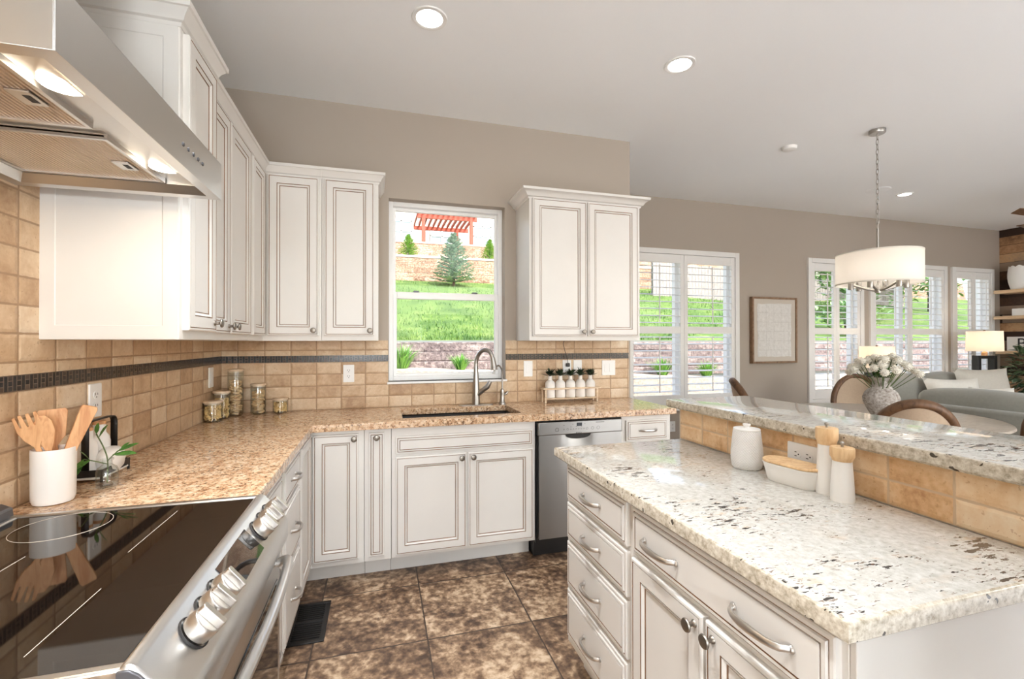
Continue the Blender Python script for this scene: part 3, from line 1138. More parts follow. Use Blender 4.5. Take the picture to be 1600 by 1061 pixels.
# ------------------------------------------------------------------ counters
def slab(name, poly, z0, z1, mats, r=.006, hole=None):
    """stone slab from a CCW outline with eased edges"""
    mb = MB()
    k = len(poly)

    def inset(pl, dd):
        out = []
        n = len(pl)
        for i in range(n):
            p0, p1, p2 = Vector(pl[i - 1]), Vector(pl[i]), Vector(pl[(i + 1) % n])
            d1, d2 = (p1 - p0).normalized(), (p2 - p1).normalized()
            n1, n2 = Vector((-d1.y, d1.x)), Vector((-d2.y, d2.x))
            m = (n1 + n2) / (1 + n1.dot(n2))
            out.append(tuple(p1 + m * dd))
        return out
    loops = [(inset(poly, r), z0), (poly, z0 + r), (poly, z1 - r), (inset(poly, r * .3), z1 - r * .3), (inset(poly, r), z1)]
    idx = []
    for pl, z in loops:
        b = mb.n()
        mb.v += [(x, y, z) for x, y in pl]
        idx.append(b)
    for a, b in zip(idx, idx[1:]):
        for i in range(k):
            j = (i + 1) % k
            mb.face((a + i, a + j, b + j, b + i), 1)
    mb.face([idx[0] + i for i in reversed(range(k))], 1)
    if hole is None:
        mb.face([idx[-1] + i for i in range(k)], 0)
    return mb, idx, loops


ZT = .914
poly = [(XL, 1.488), (-.343, 1.488), (-.343, 2.69), (1.94, 2.69), (1.94, YW - BT), (XL, YW - BT)]
SX0, SX1, SY0, SY1 = .135, .872, 2.795, 3.165
mb = MB()
# L-shaped top split round the sink cut-out
for x0, y0, x1, y1 in ((XL + BT, 1.488, -.343, 2.69), (XL + BT, 2.69, SX0, YW - BT), (SX0, 2.69, SX1, SY0), (SX0, SY1, SX1, YW - BT), (SX1, 2.69, 1.94, YW - BT)):
    mb.box(x0, y0, .874, x1, y1, ZT)
mb2 = MB()
P = [(XL + BT, 1.488), (-.343, 1.488), (-.343, 2.69), (1.94, 2.69), (1.94, YW - BT), (XL + BT, YW - BT)]
H = [(SX0, SY0), (SX1, SY0), (SX1, SY1), (SX0, SY1)]


def plate_with_hole(P, H, z0, z1, e):
    """top plate = strips joined through shared corners (outer loop P, hole H) plus rounded outer edge"""
    m = MB()
    for x0, y0, x1, y1 in ((P[0][0], P[0][1], P[1][0], H[0][1]), ):
        pass
    return m


top = mb.build('kitchen_counter', 'granite_brown', bevel=0, smooth=0)
# merge the strips so that the bevel only meets real edges
import bmesh
bm = bmesh.new()
bm.from_mesh(top.data)
bmesh.ops.remove_doubles(bm, verts=bm.verts, dist=1e-5)
seen = {}
for f in list(bm.faces):
    c = f.calc_center_median()
    key = (round(c.x, 4), round(c.y, 4), round(c.z, 4))
    seen.setdefault(key, []).append(f)
dele = [f for fs in seen.values() if len(fs) > 1 for f in fs]
bmesh.ops.delete(bm, geom=dele, context='FACES')
bm.to_mesh(top.data)
bm.free()
tag(top, 'L-shaped brown speckled granite counter along the window and left walls', 'countertop')
md = top.modifiers.new('bevel', 'BEVEL')
md.width = .004
md.segments = 2
md.limit_method = 'ANGLE'
md.angle_limit = R(60)
tag(MB().box(XL + BT, .1, .874, -.343, .735, ZT).build('counter_end', 'granite_brown', bevel=.004), 'small piece of brown granite counter on the near side of the range', 'countertop')
NB = tag(MB().box(XL + .004, .1, 0, -.37, .735, .8725).build('base_cabinet', 'cream', bevel=.002), 'cream base cabinet on the near side of the range', 'cabinet', GB)

mb, idx, loops = slab('island', [(.7193, .558), (BX - .0005, .558), (BX - .0005, 1.841), (.7193, 1.841)], .8745, ZT, None, .007)
tag(mb.build('island_counter', ['granite_white', 'granite_edge'], smooth=30), 'white granite island worktop with black flecks, below the raised bar', 'countertop')
mb, idx, loops = slab('bar', [(1.322, .44), (1.79, .44), (1.79, 1.915), (1.322, 1.915)], 1.0525, 1.09, None, .007)
tag(mb.build('bar_counter', ['granite_white', 'granite_edge'], smooth=30), 'raised white granite bar top behind the island', 'countertop')

# sink
mb = MB()
b = mb.n()
o_, i_ = (SX0 - .012, SY0 - .012, SX1 + .012, SY1 + .012), (SX0 + .02, SY0 + .02, SX1 - .02, SY1 - .02)
mb.v += [(o_[0], o_[1], .8735), (o_[2], o_[1], .8735), (o_[2], o_[3], .8735), (o_[0], o_[3], .8735)]
mb.v += [(SX0 + .002, SY0 + .002, .8735), (SX1 - .002, SY0 + .002, .8735), (SX1 - .002, SY1 - .002, .8735), (SX0 + .002, SY1 - .002, .8735)]
mb.v += [(i_[0], i_[1], .70), (i_[2], i_[1], .70), (i_[2], i_[3], .70), (i_[0], i_[3], .70)]
for q in range(2):
    for i in range(4):
        j = (i + 1) % 4
        mb.face((b + q * 4 + i, b + q * 4 + j, b + q * 4 + 4 + j, b + q * 4 + 4 + i))
mb.face((b + 8, b + 9, b + 10, b + 11))
sk = thing('sink', 'dark undermount sink set into the brown counter', 'sink', (0, 0, 0))
mb.build('basin', 'sink', sk, bevel=.012)
MB().lathe([(.04, .7005), (.042, .703), (.03, .7035), (0, .702)], 20, ((SX0 + SX1) / 2, 3.02, 0)).build('drain', 'nickel', sk)

# ------------------------------------------------------------------ faucets
fc = thing('kitchen_faucet', 'tall brushed nickel pull-down faucet behind the sink', 'faucet', (.665, 3.225, ZT))
MB().prism([(-.13 + x, y) for x, y in []] or rrect(-.125, -.03, .125, .03, .028), 0, .005).build('deck_plate', 'nickel', fc, bevel=.0015)
MB().lathe([(.029, .005), (.027, .06), (.0235, .13), (.0185, .22), (.0155, .27)], 20).build('body', 'nickel', fc)
sp = [(0, 0, .265), (.002, 0, .31), (.012, -.012, .352), (.034, -.036, .385), (.062, -.068, .393), (.085, -.095, .372), (.096, -.108, .335)]
MB().tube(spline(sp, 5), .0148, 14).build('spout', 'nickel', fc)
MB().tube([(.0955, -.1075, .34), (.100, -.112, .30), (.104, -.117, .255)], [.0158, .019, .0255], 14).build('spray_head', 'nickel', fc)
MB().tube([(.012, -.01, .075), (.05, -.03, .112), (.074, -.043, .132), (.094, -.052, .172)], [.017, .0165, .0185, .0125], 12).build('lever', 'nickel', fc)
fl = thing('filter_faucet', 'small gooseneck filtered water tap right of the kitchen faucet', 'faucet', (.862, 3.235, ZT))
MB().lathe([(.026, 0), (.025, .008), (.017, .02), (.015, .07), (.0165, .085), (.014, .105), (.007, .11)], 18).build('body', 'nickel', fl)
MB().tube(spline([(0, 0, .10), (0, 0, .20), (-.006, -.008, .25), (-.03, -.02, .278), (-.058, -.035, .268), (-.075, -.045, .235), (-.078, -.047, .222)], 5), .0058, 10).build('spout', 'nickel', fl)
MB().tube([(.006, 0, .065), (.03, -.006, .075), (.04, -.008, .09)], [.008, .01, .007], 10).build('lever', 'nickel', fl)

fr = thing('lightblocker', 'tall steel refrigerator added outside the picture to shade the island end', 'lightblocker', (.62, -.86, 0))  # unseen fridge shape, added to keep fill light off the island end
MB().box(0, 0, .02, .92, .70, 1.78).build('body', 'steel', fr, bevel=.006)
for k in range(2):
    o = MB().box(.003 + .459 * k, .70, .62, .456 + .459 * k, .735, 1.775).build('door', 'steel', fr, bevel=.006)
    MB().tube([(.42 + .08 * k, .735, .75), (.42 + .08 * k, .78, .78), (.42 + .08 * k, .78, 1.6), (.42 + .08 * k, .735, 1.63)], .011, 10).build('handle', 'steel', o)
MB().box(.003, .70, .04, .917, .735, .61).build('freezer_drawer', 'steel', fr, bevel=.006)

# ------------------------------------------------------------------ range
rg = thing('kitchen_range', 'stainless slide-in range with black glass cooktop and front knobs', 'stove', (-.275, .742, 0), R(90))
RW = .738
MB().box(.004, .045, .09, RW - .004, .665, .90).build('body', 'grey_metal', rg)
MB().box(.02, .05, 0, RW - .02, .6, .09).build('plinth', 'black', rg)
MB().box(.018, .062, .90, RW - .018, .60, .9215).build('cooktop', 'cooktop', rg, bevel=.002)
mb = MB()
mb.box(0, .05, .90, .018, .675, .925).box(RW - .018, .05, .90, RW, .675, .925).box(.018, .598, .90, RW - .018, .612, .925)
mb.build('cooktop_trim', 'steel', rg, bevel=.004, seg=3)
ct = [o for o in COL.objects if o.name.startswith('cooktop') and not o.name.startswith('cooktop_trim')][0]
mb = MB()
for cx, cy, r_ in ((.625, .455, .092),):
    mb.tube([(cx + r_ * math.cos(2 * PI * k / 48), cy + r_ * math.sin(2 * PI * k / 48), .9216) for k in range(48)], .0006, 4, closed=True)
for a, b in BURNER_LINES:
    mb.tube([(a[0], a[1], .9216), (b[0], b[1], .9216)], .0007, 4)
mb.build('burner_marks', plain('burner_mark', rgb(200, 190, 176), .5), ct)
mb = MB().prism([(.612, .90), (.676, .90), (.676, .95), (.640, .956), (.618, .945)], 0, RW, axis='x')
bv = mb.build('rear_vent', 'grey_metal', rg, bevel=.004)
mb = MB()
for k in range(7):
    mb.box(.03 + k * .1, .632, .953, .095 + k * .1, .662, .9556)
    mb.box(.03 + k * .1, .632, .9515, .095 + k * .1, .662, .955)
mb.build('slots', 'slot', bv)
prof = [(.062, .905), (.062, .9265), (.05, .927), (.04, .922), (-.012, .862), (-.019, .848), (-.021, .80), (-.014, .782), (.03, .778)]
mb = MB().prism(prof, 0, RW, axis='x')
cp = mb.build('control_panel', 'steel_y', rg, bevel=.005, seg=3)
MB().prism([(.062, .91), (.062, .923), (.048, .923), (.036, .915), (-.009, .86), (-.016, .846), (-.017, .80), (-.012, .786), (.03, .782)], -.004, .0, axis='x').build('end_cap', 'grey_metal', rg, bevel=.001)
nrm = Vector((0, -.756, .655)).normalized()
slope = Vector((0, -.655, -.756)).normalized()
base = Vector((0, .014, .892))


def range_knob(x, turn=0):
    """skirted cylinder with a grip bar across its face"""
    mb = MB().lathe([(.029, 0), (.029, .002), (.0275, .004)], 28, mat=1)
    mb.lathe([(.0255, .006), (.0262, .012), (.0255, .026), (.0235, .0295), (0, .0295)], 32)
    k = mb.n()
    mb.prism(rrect(-.0065, -.0235, .0065, .0235, .004, 3), .029, .043)
    mb.xf(Matrix.Rotation(R(turn), 4, 'Z'), k)
    q = Vector((0, 0, 1)).rotation_difference(nrm).to_matrix().to_4x4()
    mb.xf(Matrix.Translation(Vector((x, 0, 0)) + base) @ q)
    return mb.build('knob', ['pull', 'slot'], rg, bevel=.0012)


for kx, tn in ((.668, 4), (.606, -3), (.541, 2), (.248, -4), (.187, 3), (.122, 0)):
    range_knob(kx, tn)
mb = MB()
a, b = base - slope * .032 + nrm * .0012, base + slope * .034 + nrm * .0012
mb.poly([(.295, a.y, a.z), (.295, b.y, b.z), (.495, b.y, b.z), (.495, a.y, a.z)])
for v in list(mb.v):
    mb.v.append(tuple(Vector(v) - nrm * .003))
mb.face((7, 6, 5, 4))
for i in range(4):
    mb.face((i, (i + 1) % 4, 4 + (i + 1) % 4, 4 + i))
mb.build('display', 'mirror_dark', rg)
dr = MB().box(.008, 0, .235, RW - .008, .04, .772).build('oven_door', 'steel', rg, bevel=.006)
MB().box(.05, -.003, .30, RW - .05, .003, .70).build('door_glass', 'mirror_dark', dr, bevel=.002)
hp = [(.05, .0, .742), (.055, -.022, .752), (.09, -.036, .76), (.22, -.046, .764), (RW / 2, -.05, .765), (RW - .22, -.046, .764), (RW - .09, -.036, .76), (RW - .055, -.022, .752), (RW - .05, 0, .742)]
MB().tube(spline(hp, 4), .0125, 12, up=(0, 0, 1)).build('handle', 'steel_y', dr)
MB().box(.008, 0, .095, RW - .008, .04, .228).build('warming_drawer', 'steel', rg, bevel=.006)

# ------------------------------------------------------------------ range hood
HY0, HW, HD, HZ, HF = .835, .745, .495, 1.793, .108
hd = thing('range_hood', 'stainless wall range hood with two lit lamps over the black cooktop', 'range hood', (-.4575, HY0, HZ), R(90))
mb = MB()
mb.box(0, 0, 0, HW, .002, HF).box(0, .002, 0, .002, HD, HF).box(HW - .002, .002, 0, HW, HD, HF)
b = mb.n()
mb.v += [(0, 0, HF), (HW, 0, HF), (HW, HD, HF), (0, HD, HF), (.22, .24, .36), (.525, .24, .36), (.525, HD, .36), (.22, HD, .36)]
for i in range(4):
    j = (i + 1) % 4
    mb.face((b + i, b + j, b + 4 + j, b + 4 + i))
mb.build('canopy', 'steel_y', hd, bevel=.0008)
MB().box(.225, .245, .36, .52, HD, ZC - HZ).build('chimney', 'steel', hd, bevel=.001)
mb = MB()
rim = [(0, 0, HW, HD, .0), (.03, .03, HW - .03, HD - .03, .001), (.05, .052, HW - .05, HD - .045, .022), (.05, .118, HW - .05, HD - .045, .034)]
b = mb.n()
for x0, y0, x1, y1, z in rim:
    mb.v += [(x0, y0, z), (x1, y0, z), (x1, y1, z), (x0, y1, z)]
for q in range(3):
    for i in range(4):
        j = (i + 1) % 4
        mb.face((b + q * 4 + i, b + q * 4 + 4 + i, b + q * 4 + 4 + j, b + q * 4 + j))
mb.face((b + 12, b + 15, b + 14, b + 13))
mb.build('underside', 'steel_y', hd, smooth=20)
for fx0, fx1 in ((.056, .346), (.399, .689)):
    mb = MB().box(fx0, .128, .026, fx1, HD - .052, .0335)
    o = mb.build('grease_filter', 'filter', hd, bevel=.002)
    mb = MB()
    for a, b_, c, d in ((fx0, .124, fx1, .132), (fx0, HD - .056, fx1, HD - .048), (fx0, .132, fx0 + .008, HD - .056), (fx1 - .008, .132, fx1, HD - .056)):
        mb.box(a, b_, .022, c, d, .034)
    mb.build('filter_frame', 'steel_y', o)
    lx = (fx0 + fx1) / 2 + .03
    mb = MB().box(lx - .028, .15, .022, lx + .028, .186, .026)
    mb.build('latch', 'steel_y', o, bevel=.001)
    MB().box(lx - .014, .156, .0214, lx + .014, .168, .0222).build('latch_slot', 'slot', o)
for lx in (.17, .575):
    o = MB().lathe([(0, 0), (.031, 0), (.034, .003), (.034, .006), (0, .006)], 24, (lx, .082, .0245)).build('lamp', 'hood_lens', hd)
    ld = bpy.data.lights.new('hood_light', 'AREA')
    ld.shape = 'DISK'
    ld.size = .06
    ld.energy = HOOD_W
    ld.color = (1, .72, .46)
    lo_ = bpy.data.objects.new('hood_light', ld)
    COL.objects.link(lo_)
    lo_.parent = hd
    lo_.location = (lx, .082, .0235)
mb = MB()
for k in range(5):
    mb.lathe([(.0055, 0), (.0055, .0015), (.004, .003), (0, .003)], 14, (.46 + k * .032, 0, .052), axis=(0, -1, 0))
mb.build('buttons', 'grey_metal', hd)

# ------------------------------------------------------------------ dishwasher
dwr = thing('dishwasher', 'stainless dishwasher under the brown counter, right of the sink', 'dishwasher', (.945, 2.73, 0))
DWW = .588
MB().box(.002, .012, .10, DWW - .002, .56, .868).build('tub', 'black', dwr)
MB().box(.002, .06, 0, DWW - .002, .5, .10).build('toe_kick', 'black', dwr)
pz0 = .778
mb = MB()
# door with a shallow scoop under the panel
n1, n2 = 24, 20
b = mb.n()
for j in range(n2 + 1):
    for i in range(n1 + 1):
        x = .010 + (DWW - .016) * i / n1
        z = .135 + (pz0 - .135) * j / n2
        dx = (x - DWW * .47) / .105
        dz = (pz0 - z) / .30
        dep = .020 * max(0, 1 - dx * dx) * max(0, 1 - dz) ** 2
        mb.v.append((x, -.028 + dep, z))
for j in range(n2):
    for i in range(n1):
        q = b + j * (n1 + 1) + i
        mb.face((q, q + 1, q + n1 + 2, q + n1 + 1))
mb.box(.010, -.007, .135, DWW - .006, .012, pz0)
dd = mb.build('door', 'steel_dw', dwr, smooth=60)
MB().prism([(DWW * .47 + x, z) for x, z in [(-.088, pz0)] + [(.088 * math.cos(R(a)), pz0 - .030 * math.sin(R(a)) ** .8) for a in range(160, 19, -20)] + [(.088, pz0)]], -.0262, -.0255, axis='y').build('grip_recess', 'slot', dd)
cp = MB().box(.004, -.034, pz0, DWW - .002, .012, .862).build('control_panel', 'steel_dw', dwr, bevel=.006)
mb = MB().box(.262, -.0352, .829, .298, -.0338, .850)
mb.build('display', 'mirror_dark', cp)
mb = MB()
mb.tube([(.128 + .0115 * math.cos(2 * PI * k / 24), -.0345, .812 + .0115 * math.sin(2 * PI * k / 24)) for k in range(24)], .0009, 4, closed=True)
for k, (x, r_) in enumerate(((.175, .004), (.20, .006), (.222, .003), (.24, .003), (.258, .003), (.276, .003), (.294, .003), (.312, .003), (.334, .007), (.372, .009), (.412, .010))):
    mb.tube([(x + r_ * math.cos(2 * PI * j / 16), -.0345, .812 + r_ * math.sin(2 * PI * j / 16)) for j in range(16)], .0006, 4, closed=True)
for x, z in ((.175, .838), (.235, .842), (.318, .842), (.222, .826), (.258, .826), (.294, .826)):
    mb.box(x - .003, -.0346, z - .0012, x + .003, -.0338, z + .0012)
mb.box(.395, -.0346, .846, .455, -.0338, .849)
mb.build('controls', 'slot', cp)


def lettering(txt, size, parent, loc, rot, mat, name='lettering', depth=.0004, align='CENTER'):
    cu = bpy.data.curves.new(name, 'FONT')
    cu.body = txt
    cu.size = size
    cu.extrude = depth
    cu.align_x = align
    cu.align_y = 'CENTER'
    cu.materials.append(M[mat])
    tmp = bpy.data.objects.new('tmp_text', cu)
    COL.objects.link(tmp)
    dg = bpy.context.evaluated_depsgraph_get()
    me = bpy.data.meshes.new_from_object(tmp.evaluated_get(dg))
    bpy.data.objects.remove(tmp)
    o = bpy.data.objects.new(name, me)
    COL.objects.link(o)
    o.parent = parent
    o.location = loc
    o.rotation_euler = rot
    return o


lettering('BOSCH', .012, cp, (.276, -.0345, .786), (R(90), 0, 0), 'slot')

# ------------------------------------------------------------------ outlets and switches
def plate(name, label, cat, loc, rz, w, h, kind, grp=None, lay='v'):
    """wall plate facing local -y"""
    r = thing(name, label, cat, loc, rz, grp)
    MB().prism(rrect(-w / 2, -h / 2, w / 2, h / 2, .004, 3), -.006, 0, axis='y').build('plate', 'plastic', r, bevel=.0015)
    if kind == 'outlet':
        for s in (-1, 1):
            cx, cz = (0, s * .0195) if lay == 'v' else (s * .0215, 0)
            o = MB().prism([(cx + .017 * math.cos(t), cz + .0145 * math.sin(t)) for t in [2 * PI * k / 20 for k in range(20)]], -.0075, -.006, axis='y').build('receptacle', 'plastic', r)
            mb = MB()
            for dx, dz, sw, sh in ((-.0065, .003, .0012, .0042), (.0065, .003, .0012, .0036), (0, -.0075, .0022, .0022)):
                if lay == 'h':
                    dx, dz, sw, sh = dz, dx, sh, sw
                    dx = -dx
                mb.box(cx + dx - sw, -.0078, cz + dz - sh, cx + dx + sw, -.0074, cz + dz + sh)
            mb.build('slots', 'slot', o)
    else:
        n = kind
        for k in range(n):
            cx = (k - (n - 1) / 2) * .046
            MB().box(cx - .0165, -.0085, -.033, cx + .0165, -.006, .033).build('rocker', 'plastic', r, bevel=.0015)
    return r


yb = YW - BT
plate('wall_outlet', 'white outlet on tan tile beneath the cabinets left of the window', 'outlet', (-.195, yb, 1.152), 0, .07, .117, 'outlet')
plate('light_switch', 'white single rocker switch on tile just right of the kitchen window', 'switch', (1.078, yb, 1.162), 0, .07, .117, 1)
P1 = plate('wall_outlet', 'white outlet with a black plug in it, behind the bottle rack', 'outlet', (1.392, yb, 1.165), 0, .07, .117, 'outlet')
plate('light_switch', 'white rocker switch next to the plugged-in outlet above the bottle rack', 'switch', (1.482, yb, 1.165), 0, .07, .117, 1)
plate('light_switch', 'white double rocker switch at the right end of the tiled wall', 'switch', (1.748, yb, 1.158), 0, .116, .117, 2)
plate('wall_outlet', 'white outlet on the left tiled wall above the utensil crock', 'outlet', (XL + BT, 1.943, 1.162), R(90), .07, .117, 'outlet')
plate('light_switch', 'white rocker switch on the left tiled wall above the pasta jars', 'switch', (XL + BT, 3.095, 1.157), R(90), .07, .117, 1)
plate('wall_outlet', 'white sideways outlet on the tiled face behind the butter dish', 'outlet', (BX, 1.195, .988), R(-90), .117, .072, 'outlet', lay='h')
plate('wall_outlet', 'white outlet low on the grey wall, right of the last drawer base', 'outlet', (3.172, YD, .41), 0, .07, .117, 'outlet')
cd = thing('power_cord', 'thin black cord hanging from the cabinet to the outlet behind the bottles', 'cord', (1.392, yb - .0082, 1.185))
MB().box(-.014, -.028, -.012, .014, 0, .016).build('plug', 'black', cd, bevel=.005)
MB().tube(spline([(0, -.016, .014), (-.008, -.022, .05), (-.03, -.03, .11), (-.052, -.05, .16), (-.058, -.08, .187)], 5), .0022, 6).build('wire', 'black', cd)

# floor vent
fv = thing('floor_register', 'black metal floor vent grille by the left base cabinets', 'vent', (-.325, 2.43, 0))
mb = MB()
for a, b_, c, d in ((-.085, -.172, .085, -.152), (-.085, .152, .085, .172), (-.085, -.152, -.062, .152), (.062, -.152, .085, .152), (-.062, -.008, .062, .008)):
    mb.box(a, b_, 0, c, d, .006)
mb.build('frame', 'black', fv, bevel=.0015)
mb = MB().box(-.062, -.152, .0005, .062, .152, .0015)
for k in range(18):
    y = -.146 + k * .0172
    if abs(y) > .014:
        mb.box(-.062, y - .004, .001, .062, y + .001, .005)
mb.build('louvers', 'black', fv)

# ------------------------------------------------------------------ things on the left counter
ck = thing('utensil_crock', 'white ceramic crock holding wooden utensils beside the range', 'crock', (-.880, 1.607, ZT))
MB().lathe([(0, 0), (.034, 0), (.043, .003), (.047, .014), (.048, .146), (.0475, .152), (.0455, .153), (.0435, .146), (.0425, .02), (.035, .008), (0, .007)], 40).build('body', 'ceramic', ck)


def utensil(name, label, base, top, kind, face=(1, -1, 0)):
    """wooden utensil: handle stands in the crock, head up"""
    b, t = Vector(base), Vector(top)
    L = (t - b).length
    mb = MB()
    if kind == 'spoon':
        pr = [(-.006, 0), (-.006, L * .58), (-.013, L * .66), (-.0205, L * .80), (-.018, L * .93), (-.008, L), (.008, L), (.018, L * .93), (.0205, L * .80), (.013, L * .66), (.006, L * .58), (.006, 0)]
    elif kind == 'fork':
        pr = [(-.006, 0), (-.006, L * .62), (-.02, L * .72), (-.026, L * .82), (-.024, L), (-.017, L), (-.014, L * .86), (-.011, L * .86), (-.009, L), (-.002, L), (0, L * .86), (.003, L * .86), (.006, L), (.013, L), (.014, L * .86), (.017, L * .86), (.019, L * .99), (.025, L * .98), (.026, L * .82), (.02, L * .72), (.006, L * .62), (.006, 0)]
    elif kind == 'turner':
        pr = [(-.006, 0), (-.007, L * .58), (-.024, L * .68), (-.032, L * .97), (-.028, L), (.028, L), (.032, L * .97), (.024, L * .68), (.007, L * .58), (.006, 0)]
    else:
        pr = [(-.011, 0), (-.013, L * .5), (-.019, L * .97), (-.016, L), (.016, L), (.019, L * .97), (.013, L * .5), (.011, 0)]
    thick = .011 if kind == 'tongs' else .006
    mb.prism(pr[::-1], -thick, thick, axis='y')
    # curl the head a little
    if kind != 'tongs':
        for i, (x, y, z) in enumerate(mb.v):
            q = max(0, z / L - .62)
            mb.v[i] = (x, y * (1 - .45 * min(1, q * 3)) - .12 * q * q + .35 * x * x / .03 * (1 if q > 0 else 0), z)
    d = (t - b).normalized()
    f = Vector(face)
    f = (f - d * f.dot(d)).normalized()
    s = d.cross(f)
    m = Matrix(((-s.x, -f.x, d.x, 0), (-s.y, -f.y, d.y, 0), (-s.z, -f.z, d.z, 0), (0, 0, 0, 1)))
    mb.xf(m)
    return tag(mb.build(name, 'utensil', loc=tuple(b), bevel=.0015), label, 'kitchen utensil', 'wooden utensils in the white crock')


utensil('wooden_fork', 'slotted wooden fork leaning furthest left in the white crock', (-.868, 1.606, .925), (-.920, 1.560, 1.172), 'fork', (.5, -1, .2))
utensil('wooden_spoon', 'wooden spoon leaning left in the white crock, in front of the turner', (-.861, 1.599, .925), (-.896, 1.585, 1.162), 'spoon', (.5, -1, .2))
utensil('wooden_turner', 'flat square-ended wooden turner at the back of the white crock', (-.882, 1.628, .925), (-.902, 1.641, 1.172), 'turner', (.5, -1, .1))
utensil('wooden_tongs', 'thick wooden tongs leaning right in the white crock', (-.888, 1.596, .925), (-.812, 1.640, 1.178), 'tongs', (.6, -1, .1))

# bud vase with a leafy sprig
bvs = thing('bud_vase', 'small clear glass bottle holding a leafy sprig', 'vase', (-.815, 1.735, ZT))
MB().lathe([(0, .001), (.026, .001), (.0285, .006), (.0285, .048), (.024, .060), (.0135, .068), (.0125, .080), (.0165, .084), (.0165, .087), (.0115, .087), (.0105, .07), (.022, .058), (.0265, .047), (.0265, .008), (0, .006)], 28).build('body', 'jar_glass', bvs)
sg = thing('leafy_sprig', 'green sprig with long variegated leaves in the clear bottle', 'plant', (-.815, 1.735, ZT))
mb = MB()
stem1 = spline([(0, 0, .012), (.002, -.002, .08), (-.012, .006, .12), (-.038, .02, .162)], 5)
stem2 = spline([(.001, 0, .08), (.016, .004, .098), (.03, .01, .112)], 5)
stem3 = spline([(0, 0, .07), (-.022, -.02, .085), (-.045, -.03, .095)], 5)
for st in (stem1, stem2, stem3):
    mb.tube(st, .0018, 6)
mb.build('stem', 'stem', sg)
mb = MB()
for b_, d, l, w in (((-.03, .016, .15), (.5, -.1, .75), .05, .022), ((-.038, .02, .162), (.1, .1, 1), .035, .014), ((.02, .006, .105), (.9, .2, .35), .062, .020), ((.012, .004, .098), (.95, -.3, .05), .078, .024), ((-.045, -.03, .095), (-.3, -.3, -.9), .06, .026), ((-.03, -.024, .09), (-.55, -.4, -.35), .065, .026), ((-.035, -.02, .09), (-.2, -.5, .6), .045, .02), ((.03, .01, .112), (.6, .5, .6), .03, .012)):
    leaf(mb, b_, d, (0, -.5, 1), l, w)
mb.build('leaves', 'leaf', sg)

# black metal caddy with white bottles against the tiles
ca = thing('wire_caddy', 'black metal tray with an arched handle behind the bud vase', 'caddy', (-.90, 1.875, ZT))
mb = MB()
loop = [(-.05, -.085, .028), (.045, -.085, .028), (.045, .085, .028), (-.05, .085, .028)]
for a, b_ in zip(loop, loop[1:] + loop[:1]):
    lo_, hi_ = [min(p, q) for p, q in zip(a, b_)], [max(p, q) for p, q in zip(a, b_)]
    mb.box(lo_[0] - .0015, lo_[1] - .0015, .018, hi_[0] + .0015, hi_[1] + .0015, .040)
mb.build('rail', 'black', ca)
MB().box(-.049, -.084, .010, .044, .084, .016).build('tray', 'matte_white', ca, bevel=.001)
mb = MB()
for sx in (-.048, .043):
    for sy in (-.083, .083):
        mb.box(sx - .003, sy - .003, 0, sx + .003, sy + .003, .03)
mb.build('feet', 'black', ca)
hp = [(0, -.085, .03), (0, -.085, .17)] + [(0, -.085 + .025 * (1 - math.cos(R(a))), .17 + .025 * math.sin(R(a))) for a in range(15, 91, 15)] + [(0, .06 + .025 * math.sin(R(a)), .17 + .025 * math.cos(R(a))) for a in range(0, 91, 15)] + [(0, .085, .03)]
mb = MB()
b = mb.n()
for (x, y, z) in hp:
    mb.v += [(x - .010, y, z), (x + .010, y, z)]
for i in range(len(hp) - 1):
    mb.face((b + 2 * i, b + 2 * i + 1, b + 2 * i + 3, b + 2 * i + 2))
o = mb.build('handle', 'black', ca)
sd = o.modifiers.new('thick', 'SOLIDIFY')
sd.thickness = .003
for k, (dy, hgt, lab) in enumerate(((-.04, .155, 'white bottle standing in the black caddy, nearer the range'), (.035, .165, 'white bottle standing in the black caddy, nearer the corner'))):
    t_ = thing('soap_bottle', lab, 'bottle', (-.92, 1.875 + dy, ZT + .0165), group='white bottles in the black caddy')
    MB().lathe([(0, 0), (.027, 0), (.03, .003), (.03, hgt * .58), (.027, hgt * .68), (.0185, hgt * .76), (.0175, hgt * .93), (0, hgt * .93)], 24).build('body', 'ceramic', t_)
    MB().lathe([(.0182, hgt * .93), (.0185, hgt * .99), (.017, hgt), (0, hgt)], 20).build('cap', 'utensil', t_)
t_ = thing('white_dish', 'low round white ceramic pot in front of the bottles in the black caddy', 'pot', (-.876, 1.885, ZT + .0165))
MB().lathe([(0, 0), (.022, 0), (.03, .012), (.034, .04), (.03, .062), (.02, .074), (.006, .08), (0, .081)], 24, sy=1.9).build('body', 'ceramic', t_)

